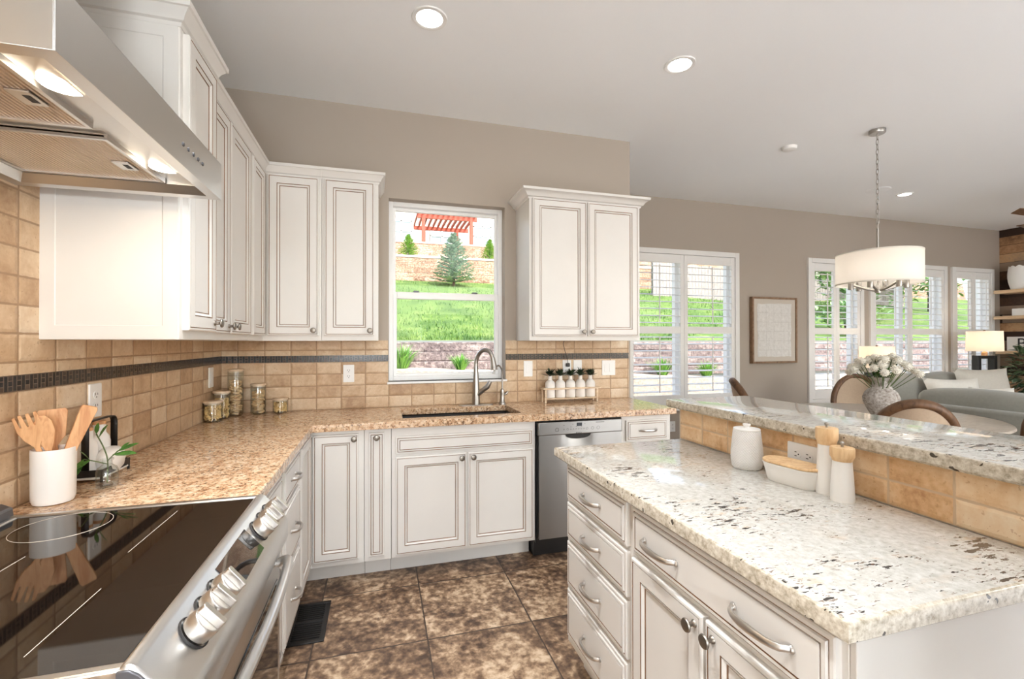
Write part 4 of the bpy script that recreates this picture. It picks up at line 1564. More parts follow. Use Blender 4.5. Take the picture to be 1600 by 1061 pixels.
# pasta jars in the corner
def jar(label, x, y, r, h, contents, fill, grp='glass storage jars in the corner'):
    j = thing('storage_jar', label, 'jar', (x, y, ZT), group=grp)
    MB().lathe([(0, .0005), (r * .9, .0005), (r, .006), (r, h - .016), (r * .96, h - .012), (r * .92, h - .012), (r * .955, h - .02), (r * .955, .01), (r * .86, .005), (0, .005)], 28).build('glass', 'jar_glass', j)
    MB().lathe([(r * .9, h - .02), (r * .9, h - .0115), (r * 1.03, h - .011), (r * 1.03, h - .001), (r * .98, h), (0, h)], 28).build('lid', 'pale_wood', j)
    mb = MB()
    rnd = random.Random(int(1000 * (x + 3 * y)))
    top = .008 + (h - .03) * fill
    if contents == 'fusilli':
        for k in range(150):
            a, q = rnd.uniform(0, 2 * PI), r * .80 * math.sqrt(rnd.uniform(.35, 1))
            z = rnd.uniform(.016, top)
            c = Vector((q * math.cos(a), q * math.sin(a), z))
            d = Vector((rnd.uniform(-1, 1), rnd.uniform(-1, 1), rnd.uniform(-.8, .8))).normalized() * .012
            if (c + d).xy.length > r * .91 or (c - d).xy.length > r * .91:
                d = Vector((0, 0, .011))
                if not .018 < z < top:
                    continue
            mb.tube([c - d, c - d * .3 + Vector((0, 0, .002)), c + d * .3 - Vector((0, 0, .002)), c + d], .0042, 5)
        nm, lb, mt = 'dry_pasta', 'pieces of', 'pasta'
    else:
        n = 16
        z = .011
        while z < top:
            for k in range(3):
                a = rnd.uniform(0, 2 * PI)
                q = r * .42
                mb.lathe([(0, 0), (r * .44, .001), (r * .46, .005), (r * .4, .009), (0, .009)], 10, (q * math.cos(a), q * math.sin(a), z + rnd.uniform(-.002, .003)), axis=(rnd.uniform(-.5, .5), rnd.uniform(-.5, .5), 1))
            z += .0085
        nm, lb, mt = 'round_crackers', 'round', 'cracker'
    return j, mb, mt, (x, y, ZT)


for lab, clab, x, y, r, h, cont, fill in (
        ('short wide jar of twisted pasta, front of the corner group', 'twisted dry pasta filling the short wide corner jar', -.906, 2.985, .0475, .118, 'fusilli', .92),
        ('medium jar of short pasta behind the short wide jar', 'dry pasta filling the medium jar in the corner', -.893, 3.095, .0435, .162, 'fusilli', .8),
        ('tallest narrow jar, stacked with round crackers, in the corner', 'pale round crackers stacked in the tallest jar', -.845, 3.19, .043, .285, 'cracker', .8),
        ('mid-height jar of pale crackers against the tiles', 'pale crackers filling the jar against the back tiles', -.728, 3.225, .043, .19, 'cracker', .82),
        ('smallest low jar of pasta, rightmost of the glass jars', 'dry pasta filling the smallest low jar', -.602, 3.225, .0435, .095, 'fusilli', .85)):
    j, mb, mt, loc = jar(lab, x, y, r, h, cont, fill)
    tag(mb.build('dry_pasta' if mt == 'pasta' else 'round_crackers', mt, loc=loc), clab, 'food', 'dry food in the glass jars', 'stuff')

# rack of five white bottles with sprigs
rk = thing('bottle_rack', 'pale wooden rack holding five white bottles on the brown counter', 'rack', (1.392, 3.225, ZT))
mb = MB().box(-.232, -.045, .096, .232, .045, .108)
mb.build('top_rail', 'pale_wood', rk, bevel=.002)
MB().box(-.205, -.04, .024, .205, .04, .032).build('shelf', 'pale_wood', rk, bevel=.001)
for sx in (-.212, .205):
    for sy in (-.04, .03):
        MB().box(sx - .007, sy, 0, sx + .007, sy + .012, .096).build('leg', 'pale_wood', rk, bevel=.001)
nth = ['first', 'second', 'middle', 'fourth', 'last']
for k in range(5):
    bx_ = 1.392 - .164 + k * .082
    b_ = tag(MB().lathe([(0, 0), (.034, 0), (.0375, .004), (.0375, .098), (.035, .114), (.024, .127), (.0155, .133), (.0145, .158), (.016, .162), (.012, .162), (.011, .135), (0, .13)], 28).build('ceramic_bottle', 'matte_white', loc=(bx_, 3.225, ZT + .0325)),
             '%s white bottle from the sink end of the wooden rack' % nth[k], 'bottle', 'white bottles in the wooden rack')
    mb = MB()
    rnd = random.Random(40 + k)
    for q in range(44):
        a = rnd.uniform(0, 2 * PI)
        el = rnd.uniform(.1, 1.35)
        d = Vector((math.cos(a) * math.cos(el), math.sin(a) * math.cos(el), math.sin(el)))
        b0 = Vector((0, 0, .0)) + d * rnd.uniform(.0, .016)
        leaf(mb, b0, d, (0, 0, 1) if abs(d.z) < .9 else (1, 0, 0), rnd.uniform(.036, .058), .019)
    mb.tube([(0, 0, -.02), (0, 0, .008)], .006, 6)
    tag(mb.build('succulent_sprig', 'sprig', loc=(bx_, 3.225, ZT + .0325 + .162)), 'dark green sprig in the %s bottle from the sink end of the rack' % nth[k], 'plant', 'dark sprigs in the white bottles')

# ------------------------------------------------------------------ things on the island
cn = thing('canister', 'white quilted ceramic canister with lid on the island', 'canister', (1.262, 1.348, ZT))
MB().lathe([(0, 0), (.043, 0), (.049, .006), (.0525, .03), (.0525, .055), (.0485, .10), (.045, .132), (.044, .134), (0, .134)], 40).build('body', 'quilted', cn)
o = MB().lathe([(0, .1345), (.043, .1345), (.0445, .137), (.0435, .1405), (.02, .1425), (0, .1425)], 32).build('lid', 'ceramic', cn)
MB().lathe([(.010, .1425), (.009, .147), (.013, .152), (.013, .156), (0, .158)], 16).build('knob', 'ceramic', o)
bd = thing('butter_dish', 'white oblong butter dish with a bamboo lid on the island', 'butter dish', (1.258, 1.155, ZT), R(-82))
mb = MB()


def stadium(hx, hy, n=10):
    return [(hx - hy + hy * math.cos(R(a)), hy * math.sin(R(a))) for a in [-90 + 180 * k / n for k in range(n + 1)]] + [(-hx + hy + hy * math.cos(R(a)), hy * math.sin(R(a))) for a in [90 + 180 * k / n for k in range(n + 1)]]


lv = [(.076, .033, 0), (.079, .036, .004), (.0865, .041, .034), (.092, .0455, .052), (.0945, .0475, .056), (.0945, .0475, .059)]
b = mb.n()
k_ = len(stadium(1, .5))
for hx, hy, z in lv:
    mb.v += [(x, y, z) for x, y in stadium(hx, hy)]
for q in range(len(lv) - 1):
    for i in range(k_):
        j = (i + 1) % k_
        mb.face((b + q * k_ + i, b + q * k_ + j, b + (q + 1) * k_ + j, b + (q + 1) * k_ + i))
mb.face([b + i for i in reversed(range(k_))])
mb.face([b + (len(lv) - 1) * k_ + i for i in range(k_)])
mb.build('dish', 'ceramic', bd)
MB().prism(stadium(.094, .047), .0595, .0685).build('lid', 'bamboo', bd, bevel=.003)


def mill(label, x, y, r, h):
    m = thing('pepper_mill', label, 'grinder', (x, y, ZT), group='white grinders on the island')
    hb = h * .74
    MB().lathe([(0, 0), (r * .98, 0), (r, .003), (r * .95, hb * .4), (r * .80, hb), (0, hb)], 36).build('body', 'ceramic', m)
    o = MB().lathe([(r * .82, hb + .0005), (r * .86, hb + .004), (r * .9, hb + h * .05), (r * 1.02, hb + h * .09), (r * 1.03, h - .006), (r * .98, h - .001), (0, h)], 36).build('top', 'bamboo', m)
    MB().lathe([(.0035, h), (.0035, h + .005), (.006, h + .007), (.0065, h + .012), (.003, h + .015), (0, h + .015)], 14).build('nut', 'nickel', o)


mill('tallest white grinder with a bamboo top, against the tiled bar wall', 1.279, 1.056, .0285, .195)
mill('shorter white grinder with a flared bamboo top, in front of the tall one', 1.258, .992, .0295, .152)

# ------------------------------------------------------------------ ceiling fixtures
def downlight(label, x, y, power=1.0, r=.088):
    d = thing('recessed_light', label, 'ceiling light', (x, y, ZC), group='recessed ceiling lights')
    MB().lathe([(r * .74, -.004), (r * .80, -.007), (r * .97, -.006), (r, -.002), (r, 0), (r * .74, 0)], 36).build('trim_ring', 'white', d)
    MB().lathe([(0, -.0035), (r * .74, -.0035), (r * .74, 0), (0, 0)], 32).build('lens', 'lens', d)
    ld = bpy.data.lights.new('downlight', 'AREA')
    ld.shape = 'DISK'
    ld.size = r * 1.4
    ld.energy = DOWNLIGHT_W * power
    ld.spread = R(78)
    ld.color = (.98, .99, 1)
    o = bpy.data.objects.new('downlight', ld)
    COL.objects.link(o)
    o.parent = d
    o.location = (0, 0, -.0085)
    return d


downlight('round recessed ceiling light nearest the range', .243, 2.312)
downlight('round recessed ceiling light above the island end', 1.687, 2.30)
downlight('small round recessed ceiling light beyond the pendant lamp', 5.55, 3.65, r=.078)
for x, y, p in ((-.02, 1.35, 5.5), (-.02, .2, 5), (1.687, .45, 1), (.9, -1.4, 4), (5.6, .9, 3), (7.4, 1.8, 2), (3.4, -.6, 3)):  # extra unseen lights added as fill, strongest over the aisle
    downlight('added recessed fill light outside the picture', x, y, p)
for gx, gy in ((-.5, -2.9), (.05, -2.95), (6.0, -2.6)):  # invented glowing globes, added behind the camera to brighten the kitchen
    gp = thing('fill_globe', 'white globe on a pole added as fill light, unseen behind the camera', 'lamp', (gx, gy, 0), group='added fill globes behind the camera')
    MB().lathe([(0, 0), (.15, 0), (.15, .02), (.02, .035), (0, .035)], 24).build('base', 'nickel', gp)
    MB().tube([(0, 0, .03), (0, 0, 1.32)], .01, 8).build('pole', 'nickel', gp)
    MB().ball((0, 0, 1.5), .18, 28, 16).build('globe', 'fill_globe_lit', gp)
sm = thing('smoke_detector', 'small white round detector on the ceiling, left of the pendant canopy', 'smoke detector', (3.28, 3.028, ZC))
MB().lathe([(0, -.026), (.035, -.026), (.05, -.022), (.056, -.012), (.058, 0), (0, 0)], 28).build('body', 'white', sm)
spk = thing('ceiling_speaker', 'flat round white speaker grille on the ceiling behind the pendant chain', 'speaker', (5.12, 3.625, ZC))
MB().lathe([(0, -.006), (.098, -.006), (.106, -.004), (.11, 0), (0, 0)], 32).build('grille', 'ceiling', spk)

fn = thing('ceiling_fan', 'dark ceiling fan with one blade tip at the right edge', 'ceiling fan', (6.66, 2.72, ZC))
MB().lathe([(0, -.06), (.04, -.06), (.065, -.03), (.07, 0), (0, 0)], 24).build('canopy', 'black', fn)
MB().tube([(0, 0, -.06), (0, 0, -.26)], .013, 10).build('downrod', 'black', fn)
MB().lathe([(0, -.42), (.07, -.41), (.11, -.37), (.115, -.32), (.08, -.27), (.03, -.255), (0, -.255)], 28).build('motor', 'black', fn)
for k in range(4):
    a = R(159 + 90 * k)
    mb = MB()
    n = 10
    b = mb.n()
    for i in range(n + 1):
        t = i / n
        rr = .11 + .58 * t
        w = .05 + .03 * math.sin(PI * min(1, t * 1.1)) if t < .97 else .045
        z = -.37 + .035 * t * t
        for s_, dz in ((-1, -.012), (1, .012)):
            for th in (-.004, .004):
                mb.v.append((rr * math.cos(a) - s_ * w * math.sin(a), rr * math.sin(a) + s_ * w * math.cos(a), z + dz + th))
    for i in range(n):
        q = b + i * 4
        for u, v in ((0, 1), (1, 3), (3, 2), (2, 0)):
            mb.face((q + u, q + v, q + 4 + v, q + 4 + u))
    mb.face((b, b + 2, b + 3, b + 1))
    mb.face((b + n * 4, b + n * 4 + 1, b + n * 4 + 3, b + n * 4 + 2))
    mb.build('blade', 'walnut', fn)

# ------------------------------------------------------------------ pendant over the table
PX, PY = 3.665, 2.60
pd = thing('pendant_lamp', 'white drum pendant with nickel arms hanging over the dining table', 'pendant lamp', (PX, PY, ZC))
MB().lathe([(0, -.028), (.05, -.028), (.053, -.024), (.053, 0), (0, 0)], 32).build('canopy', 'nickel', pd)
mb = MB()
zz = -.032
k = 0
while zz > -.735:
    lk = []
    for i in range(16):
        a = 2 * PI * i / 16
        u, v = .0105 * math.cos(a), .024 * math.sin(a)
        lk.append((u if k % 2 == 0 else u * .25, u * .25 if k % 2 == 0 else u, zz - .02 + v))
    mb.tube(lk, .0026, 6, closed=True)
    zz -= .038
    k += 1
mb.build('chain', 'nickel', pd)
rodt = zz + .004
MB().tube([(0, 0, rodt), (0, 0, -1.235)], .0085, 12).build('rod', 'nickel', pd)
SH0, SH1, SR = -1.175, -.945, .268
sh = MB().lathe([(SR, SH0), (SR, SH1)], 64).build('drum_shade', 'shade', pd)
mb = MB()
for z in (SH0, SH1):
    mb.lathe([(SR + .0015, z - .005), (SR + .0015, z + .005), (SR - .0015, z + .005), (SR - .0015, z - .005), (SR + .0015, z - .005)], 64)
mb.build('shade_rim', 'pillow_white', sh)
MB().lathe([(0, -1.248), (.02, -1.246), (.024, -1.225), (.018, -1.19), (.009, -1.17)], 20).build('hub', 'nickel', pd)
for k in range(6):
    a = R(20 + 60 * k)
    ca_, sa_ = math.cos(a), math.sin(a)
    arm = MB().tube(spline([(.015 * ca_, .015 * sa_, -1.228), (.08 * ca_, .08 * sa_, -1.212), (.16 * ca_, .16 * sa_, -1.178)], 4), .0075, 10, flat=1.2).build('arm', 'nickel', pd)
    MB().lathe([(0, -.045), (.018, -.045), (.019, -.04), (.019, .03), (.015, .034), (0, .034)], 18, (.172 * ca_, .172 * sa_, -1.17)).build('candle_cup', 'nickel', arm)
    MB().lathe([(0, 0), (.014, .01), (.017, .03), (.012, .052), (0, .06)], 14, (.172 * ca_, .172 * sa_, -1.134)).build('bulb', 'lens', arm)
pl = bpy.data.lights.new('pendant_light', 'POINT')
pl.energy = PENDANT_W
pl.color = (1, .86, .68)
pl.shadow_soft_size = .09
o = bpy.data.objects.new('pendant_light', pl)
COL.objects.link(o)
o.parent = pd
o.location = (0, 0, -1.04)

# ------------------------------------------------------------------ framed art
ar = thing('framed_art', 'framed textured white canvas on the grey wall between two shuttered windows', 'wall art', (4.575, YD, 1.50))
AW, AH = .335, .395
mb = MB()
for a, b_, c, d in ((-AW, -AH, -AW + .022, AH), (AW - .022, -AH, AW, AH), (-AW + .022, AH - .022, AW - .022, AH), (-AW + .022, -AH, AW - .022, -AH + .022)):
    mb.box(a, -.05, b_, c, -.001, d)
mb.build('frame', 'frame_wood', ar, bevel=.002)
MB().box(-AW + .022, -.036, -AH + .022, AW - .022, -.012, AH - .022).build('backing', 'art_mat', ar, smooth=0)
rnd = random.Random(5)
edge = []
for (x0, y0, x1, y1) in ((-.25, -.32, .245, -.315), (.245, -.315, .25, .325), (.25, .325, -.255, .315), (-.255, .315, -.25, -.32)):
    for k in range(10):
        t = k / 10
        edge.append((x0 + (x1 - x0) * t + rnd.uniform(-.006, .006), y0 + (y1 - y0) * t + rnd.uniform(-.006, .006)))
MB().prism(edge, -.040, -.036, axis='y').build('canvas', 'art', ar, smooth=0)

# ------------------------------------------------------------------ dining table, chairs, vase of flowers
TX, TY, TR_ = 3.94, 2.80, .77
tb = thing('dining_table', 'round limed wood dining table behind the raised bar', 'table', (TX, TY, 0))
MB().lathe([(0, .722), (TR_ - .06, .722), (TR_ - .02, .728), (TR_, .742), (TR_ - .004, .756), (TR_ - .012, .76), (0, .76)], 64).build('top', 'table_wood', tb)
MB().lathe([(.30, .02), (.30, .05), (.12, .085), (.075, .16), (.10, .30), (.115, .42), (.07, .56), (.12, .66), (.30, .69), (.30, .722)], 36).build('pedestal', 'table_wood', tb)
for k in range(4):
    a = R(45 + 90 * k)
    MB().tube([(.1 * math.cos(a), .1 * math.sin(a), .12), (.3 * math.cos(a), .3 * math.sin(a), .08), (.46 * math.cos(a), .46 * math.sin(a), .03)], [.05, .042, .03], 10).build('foot', 'table_wood', tb)


def dining_chair(label, x, y, face):
    """face: heading in degrees that the sitter looks towards; the back stands at the local origin"""
    c = thing('dining_chair', label, 'chair', (x, y, 0), R(face - 90), 'round-backed chairs at the dining table')
    W, ZB, ZT_ = .212, .52, .995

    def back(s, t, off=0.0):
        # s across -1..1, t height 0..1
        zz = ZB + (ZT_ - ZB) * t
        ts = .42
        hw = W * (.93 + .07 * min(1, t / ts)) if t < ts else W * math.sqrt(max(0, 1 - ((t - ts) / (1 - ts)) ** 2))
        xx = s * hw
        return Vector((xx, .10 * (xx / W) ** 2 + off - .09 * t, zz))
    outline = [back(-1, t) for t in (0, .1, .2, .3, .42, .5, .6, .7, .8, .88, .94, .98)] + [back(0, 1.0)] + [back(1, t) for t in (.98, .94, .88, .8, .7, .6, .5, .42, .3, .2, .1, 0)]
    MB().tube(spline(outline, 3), .032, 12, flat=.85).build('back_frame', 'walnut', c)
    mb = MB()
    n1, n2 = 14, 12
    for off in (-.022, .022):
        b = mb.n()
        for j in range(n2 + 1):
            t = .02 + .94 * j / n2
            for i in range(n1 + 1):
                s = (-1 + 2 * i / n1) * .94
                p = back(s, t, off * (1 - .5 * abs(s) ** 4))
                mb.v.append(tuple(p))
        for j in range(n2):
            for i in range(n1):
                q = b + j * (n1 + 1) + i
                mb.face((q, q + 1, q + n1 + 2, q + n1 + 1))
    mb.build('backrest', 'linen', c, smooth=60)
    seat = [(.21, .04), (.235, .25), (.23, .43), (.19, .475), (0, .49), (-.19, .475), (-.23, .43), (-.235, .25), (-.21, .04), (0, -.0)]
    o = MB().prism(seat, .445, .50).build('seat', 'linen', c, bevel=.02, seg=3)
    MB().prism([(x_ * 1.01, y_) for x_, y_ in seat], .395, .445).build('seat_rail', 'walnut', c, bevel=.006)
    for sx in (-1, 1):
        MB().tube([(sx * .195, .43, .4), (sx * .20, .435, .2), (sx * .205, .44, 0)], [.024, .02, .014], 10).build('leg', 'walnut', c)
        MB().tube([(sx * .197, .09, .54), (sx * .195, .05, .4), (sx * .195, .01, .2), (sx * .2, -.05, 0)], [.022, .023, .019, .014], 10).build('leg', 'walnut', c)
    return c


dining_chair('round-backed linen chair nearest the bar, seen from behind', 3.13, 2.01, 45)
dining_chair('round-backed linen chair across the table, left of the stone vase', 4.80, 3.62, 226)
dining_chair('dark-framed chair seen edge-on beneath the first shuttered window', 3.29, 3.56, -40)
dining_chair('linen chair cut off by the right edge, in front of the sofa', 4.60, 2.06, 138)

vs = thing('stone_vase', 'mottled grey stone vase full of white flowers on the dining table', 'vase', (3.775, 2.66, .76))
MB().lathe([(0, 0), (.052, 0), (.059, .006), (.084, .06), (.115, .13), (.119, .165), (.104, .205), (.069, .245), (.057, .27), (.058, .295), (.065, .318), (.067, .324), (.06, .324), (.05, .296), (.048, .27), (.042, .2), (0, .15)], 44).build('body', 'stone', vs)
rnd = random.Random(11)


def flower():
    f = thing('white_flower', 'white ball-shaped flower on a green stem in the stone vase', 'flower', (0, 0, 0), group='white ball flowers in the stone vase')
    MB().tube(spline([(0, 0, -.28), (.004, 0, -.14), (0, 0, 0)], 4), .0028, 5).build('stem', 'stem', f)
    mb = MB()
    mb.ball((0, 0, .014), .025, 12, 8)
    r2 = random.Random(3)
    for q in range(46):
        z = -1 + 2 * (q + .5) / 46
        a = q * 2.39996
        d = Vector((math.sqrt(1 - z * z) * math.cos(a), math.sqrt(1 - z * z) * math.sin(a), z))
        leaf(mb, Vector((0, 0, .014)) + d * .019, d, (0, 0, 1) if abs(d.z) < .9 else (1, 0, 0), .015, .012, fold=.6)
    mb.build('bloom', 'bloom', f)
    return f


f0 = flower()
NF = 38
for k in range(NF):
    f = f0 if k == 0 else copy_tree(f0)
    u = (k + .5) / NF
    el = R(88 - 80 * u ** .75)
    a = k * 2.39996 + rnd.uniform(-.25, .25)
    L = rnd.uniform(.14, .19) + .06 * u
    d = Vector((math.cos(a) * math.cos(el), math.sin(a) * math.cos(el), math.sin(el) * .85 + .05))
    p = Vector((3.775, 2.66, 1.065)) + d * L
    dd = (p - Vector((3.775, 2.66, .93))).normalized()
    f.location = p
    f.rotation_euler = dd.to_track_quat('Z', 'Y').to_euler()
    sc = rnd.uniform(.82, 1.18)
    f.scale = (sc, sc, min(sc, .95))
mb = MB()
for k in range(70):
    a, el = rnd.uniform(0, 2 * PI), rnd.uniform(.3, 1.3)
    d = Vector((math.cos(a) * math.cos(el), math.sin(a) * math.cos(el), math.sin(el)))
    leaf(mb, d * .03, d, (0, 0, 1), rnd.uniform(.05, .11), .024, droop=.2)
tag(mb.build('greenery', 'leaf', loc=(3.775, 2.66, 1.075)), 'green leaves filling the mouth of the stone vase under the flowers', 'foliage', kind='stuff')

# ------------------------------------------------------------------ sectional sofa with pillows
so = thing('sectional_sofa', 'light grey L-shaped sofa, its back to the dining table', 'sofa', (5.45, 3.62, 0))


def cushion(x0, y0, z0, x1, y1, z1, puff=.035, n=8, sag=0.0):
    """soft box with crowned faces"""
    mb = MB()
    cx, cy, cz = (x0 + x1) / 2, (y0 + y1) / 2, (z0 + z1) / 2
    hx, hy, hz = (x1 - x0) / 2, (y1 - y0) / 2, (z1 - z0) / 2
    grid = {}

    def V(u, v, w):
        key = (round(u, 4), round(v, 4), round(w, 4))
        if key not in grid:
            p = Vector((u, v, w))
            e = 7.0
            nn = (abs(u) ** e + abs(v) ** e + abs(w) ** e) ** (1 / e)
            q = p / max(nn, 1e-6)
            bulge = Vector((q.x * (1 - q.y ** 2) * (1 - q.z ** 2), q.y * (1 - q.x ** 2) * (1 - q.z ** 2), q.z * (1 - q.x ** 2) * (1 - q.y ** 2))) * puff
            grid[key] = mb.n()
            mb.v.append((cx + q.x * hx + bulge.x * .5, cy + q.y * hy + bulge.y * .5, cz + q.z * hz + bulge.z - sag * (1 - q.x ** 2) * (1 - q.y ** 2)))
        return grid[key]
    for ax in range(3):
        for sg in (-1, 1):
            for i in range(n):
                for j in range(n):
                    qs = []
                    for a, b in ((i, j), (i + 1, j), (i + 1, j + 1), (i, j + 1)):
                        c = [0, 0, 0]
                        c[ax] = sg
                        c[(ax + 1) % 3] = -1 + 2 * a / n
                        c[(ax + 2) % 3] = -1 + 2 * b / n
                        qs.append(V(*c))
                    mb.face(qs if sg > 0 else qs[::-1])
    return mb


# local frame: back along local -y ... seat towards +x
MB().box(0, -3.0, .08, .95, 0, .32).build('base', 'sofa', so, bevel=.02, seg=3)
MB().box(0, -3.0, .32, .17, 0, .725).build('back', 'sofa', so, bevel=.03, seg=3)
for k in range(3):
    cushion(.10, -.19 - .94 * (k + 1) + .01, .46, .36, -.19 - .94 * k + .13 * (k == 0), .86, .035).build('back_cushion', 'sofa', so, smooth=70)
    cushion(.30, -.19 - .94 * (k + 1), .32, .96, -.19 - .94 * k, .46, .03).build('seat_cushion', 'sofa', so, smooth=70)
fx, fy = .30, .66
MB().box(fx, -.02, .08, fx + 1.45, fy + .1, .32).build('return_base', 'sofa', so, bevel=.02, seg=3)
MB().box(fx, fy - .08, .32, fx + 1.45, fy + .1, .76).build('return_back', 'sofa', so, bevel=.03, seg=3)
for k in range(2):
    cushion(fx + .72 * k, fy - .32, .46, fx + .72 + .72 * k - .01, fy - .06, .94, .04).build('back_cushion', 'sofa', so, smooth=70)
    cushion(fx + .72 * k, -.02, .32, fx + .72 + .72 * k - .01, fy - .3, .46, .03).build('seat_cushion', 'sofa', so, smooth=70)


def pillow(label, x, y, z, w, h, rz, tilt, mat, th=.075):
    mb = MB()
    n = 12
    for sg in (1, -1):
        b = mb.n()
        for j in range(n + 1):
            for i in range(n + 1):
                u, v = -1 + 2 * i / n, -1 + 2 * j / n
                pin = 1 - .10 * (1 - abs(u)) * (abs(v) ** 2) * 0 - .09 * ((1 - u * u) * abs(v) ** 3 if abs(v) > abs(u) else (1 - v * v) * abs(u) ** 3)
                d = th * (1 - u ** 4) ** .8 * (1 - v ** 4) ** .8
                mb.v.append((u * w / 2 * pin, -sg * d, h / 2 + v * h / 2 * pin))
        for j in range(n):
            for i in range(n):
                q = b + j * (n + 1) + i
                mb.face((q, q + 1, q + n + 2, q + n + 1) if sg > 0 else (q, q + n + 1, q + n + 2, q + 1))
    return tag(mb.build('throw_pillow', mat, loc=(x, y, z), rot=(R(tilt), R(0), R(rz)), smooth=70), label, 'pillow', 'throw pillows on the sofas')


pillow('largest oatmeal pillow, propped below the black table lamp', 6.98, 3.68, .475, .60, .58, -22, -14, 'pillow', .10)
pillow('white pillow tilted in front of the oatmeal one, to its left', 6.36, 3.60, .475, .56, .50, -28, -24, 'pillow_white', .09)
pillow('low white pillow mostly hidden behind the sofa back', 6.46, 3.33, .475, .40, .40, -35, -20, 'pillow_white', .07)


def table_lamp(label, x, y, zb, tlabel):
    t = thing('end_table', tlabel, 'table', (x, y, 0), group='end tables beside the sofas')
    MB().box(-.26, -.24, zb - .04, .26, .24, zb - .001).build('top', 'walnut', t, bevel=.004)
    for sx in (-1, 1):
        for sy in (-1, 1):
            MB().box(sx * .22 - .02, sy * .20 - .02, 0, sx * .22 + .02, sy * .20 + .02, zb - .04).build('leg', 'walnut', t, bevel=.002)
    l = thing('table_lamp', label, 'lamp', (x, y, zb), R(-17), 'lit table lamps')
    mb = MB()
    h = .55
    for a, b_, c, d in ((-.12, 0, -.082, h), (.082, 0, .12, h), (-.082, 0, .082, .04), (-.082, h - .04, .082, h)):
        mb.box(a, -.045, b_, c, .045, d)
    mb.build('base', 'black', l, bevel=.003)
    MB().lathe([(.03, h), (.03, h + .04), (.012, h + .05), (.012, h + .30), (0, h + .3)], 16).build('stem', 'utensil', l)
    sh = MB().lathe([(.178, h + .055), (.172, h + .315)], 44).build('shade', 'shade', l)
    MB().lathe([(0, h + .33), (.012, h + .325), (.012, h + .31), (0, h + .305)], 12).build('finial', 'walnut', l)
    ld = bpy.data.lights.new('lamp_bulb', 'POINT')
    ld.energy = TABLE_LAMP_W
    ld.color = (1, .74, .48)
    ld.shadow_soft_size = .05
    o = bpy.data.objects.new('lamp_bulb', ld)
    COL.objects.link(o)
    o.parent = l
    o.location = (0, 0, h + .19)


table_lamp('lit table lamp with a white drum shade and open black base, by the plank wall', 7.52, 4.02, .63, 'dark end table under the lamp by the plank wall')
table_lamp('lit table lamp glowing behind the white flowers', 5.78, 4.12, .44, 'dark end table under the lamp behind the flowers')

# ------------------------------------------------------------------ plank wall: shelves and what stands on them
for z, lab in ((2.06, 'upper pale floating shelf on the plank wall, under the scalloped vase'), (1.695, 'middle pale floating shelf on the plank wall, under the white box'), (1.205, 'lowest pale floating shelf on the plank wall, under the carved block')):
    tag(MB().box(8.42 if z > 1.5 else 8.45, 2.6, z - .022, XC - .001, 4.395, z + .022).build('floating_shelf', 'shelf_wood', bevel=.003), lab, 'shelf', 'floating shelves on the plank wall')
sv = thing('scalloped_vase', 'tall white ceramic vase with a scalloped rim on the upper shelf', 'vase', (8.56, 4.17, 2.0825))
mb = MB()
n, m_ = 48, 12
b = mb.n()
for j in range(m_ + 1):
    t = j / m_
    r_ = .075 + .055 * math.sin(PI * (.12 + .62 * t))
    for i in range(n):
        a = 2 * PI * i / n
        zz = t * (.31 + .022 * abs(math.sin(a * 5)) * t)
        mb.v.append((r_ * math.cos(a), r_ * math.sin(a), zz))
for j in range(m_):
    for i in range(n):
        k = (i + 1) % n
        mb.face((b + j * n + i, b + j * n + k, b + (j + 1) * n + k, b + (j + 1) * n + i))
mb.face([b + i for i in reversed(range(n))])
mb.build('body', 'ceramic', sv, smooth=60)
mb = MB()
for k in range(9):
    a = R(40 * k)
    leaf(mb, (0, 0, 0), (math.cos(a), math.sin(a), rnd.uniform(.3, 1)), (0, 0, 1), .13, .05)
tag(mb.build('trailing_plant', 'fig', loc=(8.52, 3.98, 2.17)), 'dark leafy plant at the right of the scalloped vase', 'plant')
MB().lathe([(0, 0), (.05, 0), (.06, .09), (.05, .092), (0, .08)], 24).build('pot', 'black', [o for o in COL.objects if o.name == 'trailing_plant'][0], loc=(0, 0, -.0875))
tag(MB().box(-.09, -.17, 0, .09, .17, .10).build('white_box', 'matte_white', loc=(8.57, 4.06, 1.7175), bevel=.006), 'plain white box on the middle shelf of the plank wall', 'box')
bk = thing('carved_block', 'white wooden block with a black letter B on the lowest shelf', 'ornament', (8.58, 4.19, 1.2275), R(-90))
MB().box(-.145, 0, 0, .145, .08, .20).build('block', 'matte_white', bk, bevel=.004)
lettering('B', .20, bk, (.015, -.0005, .10), (R(90), 0, 0), 'slot', 'letter', .001)

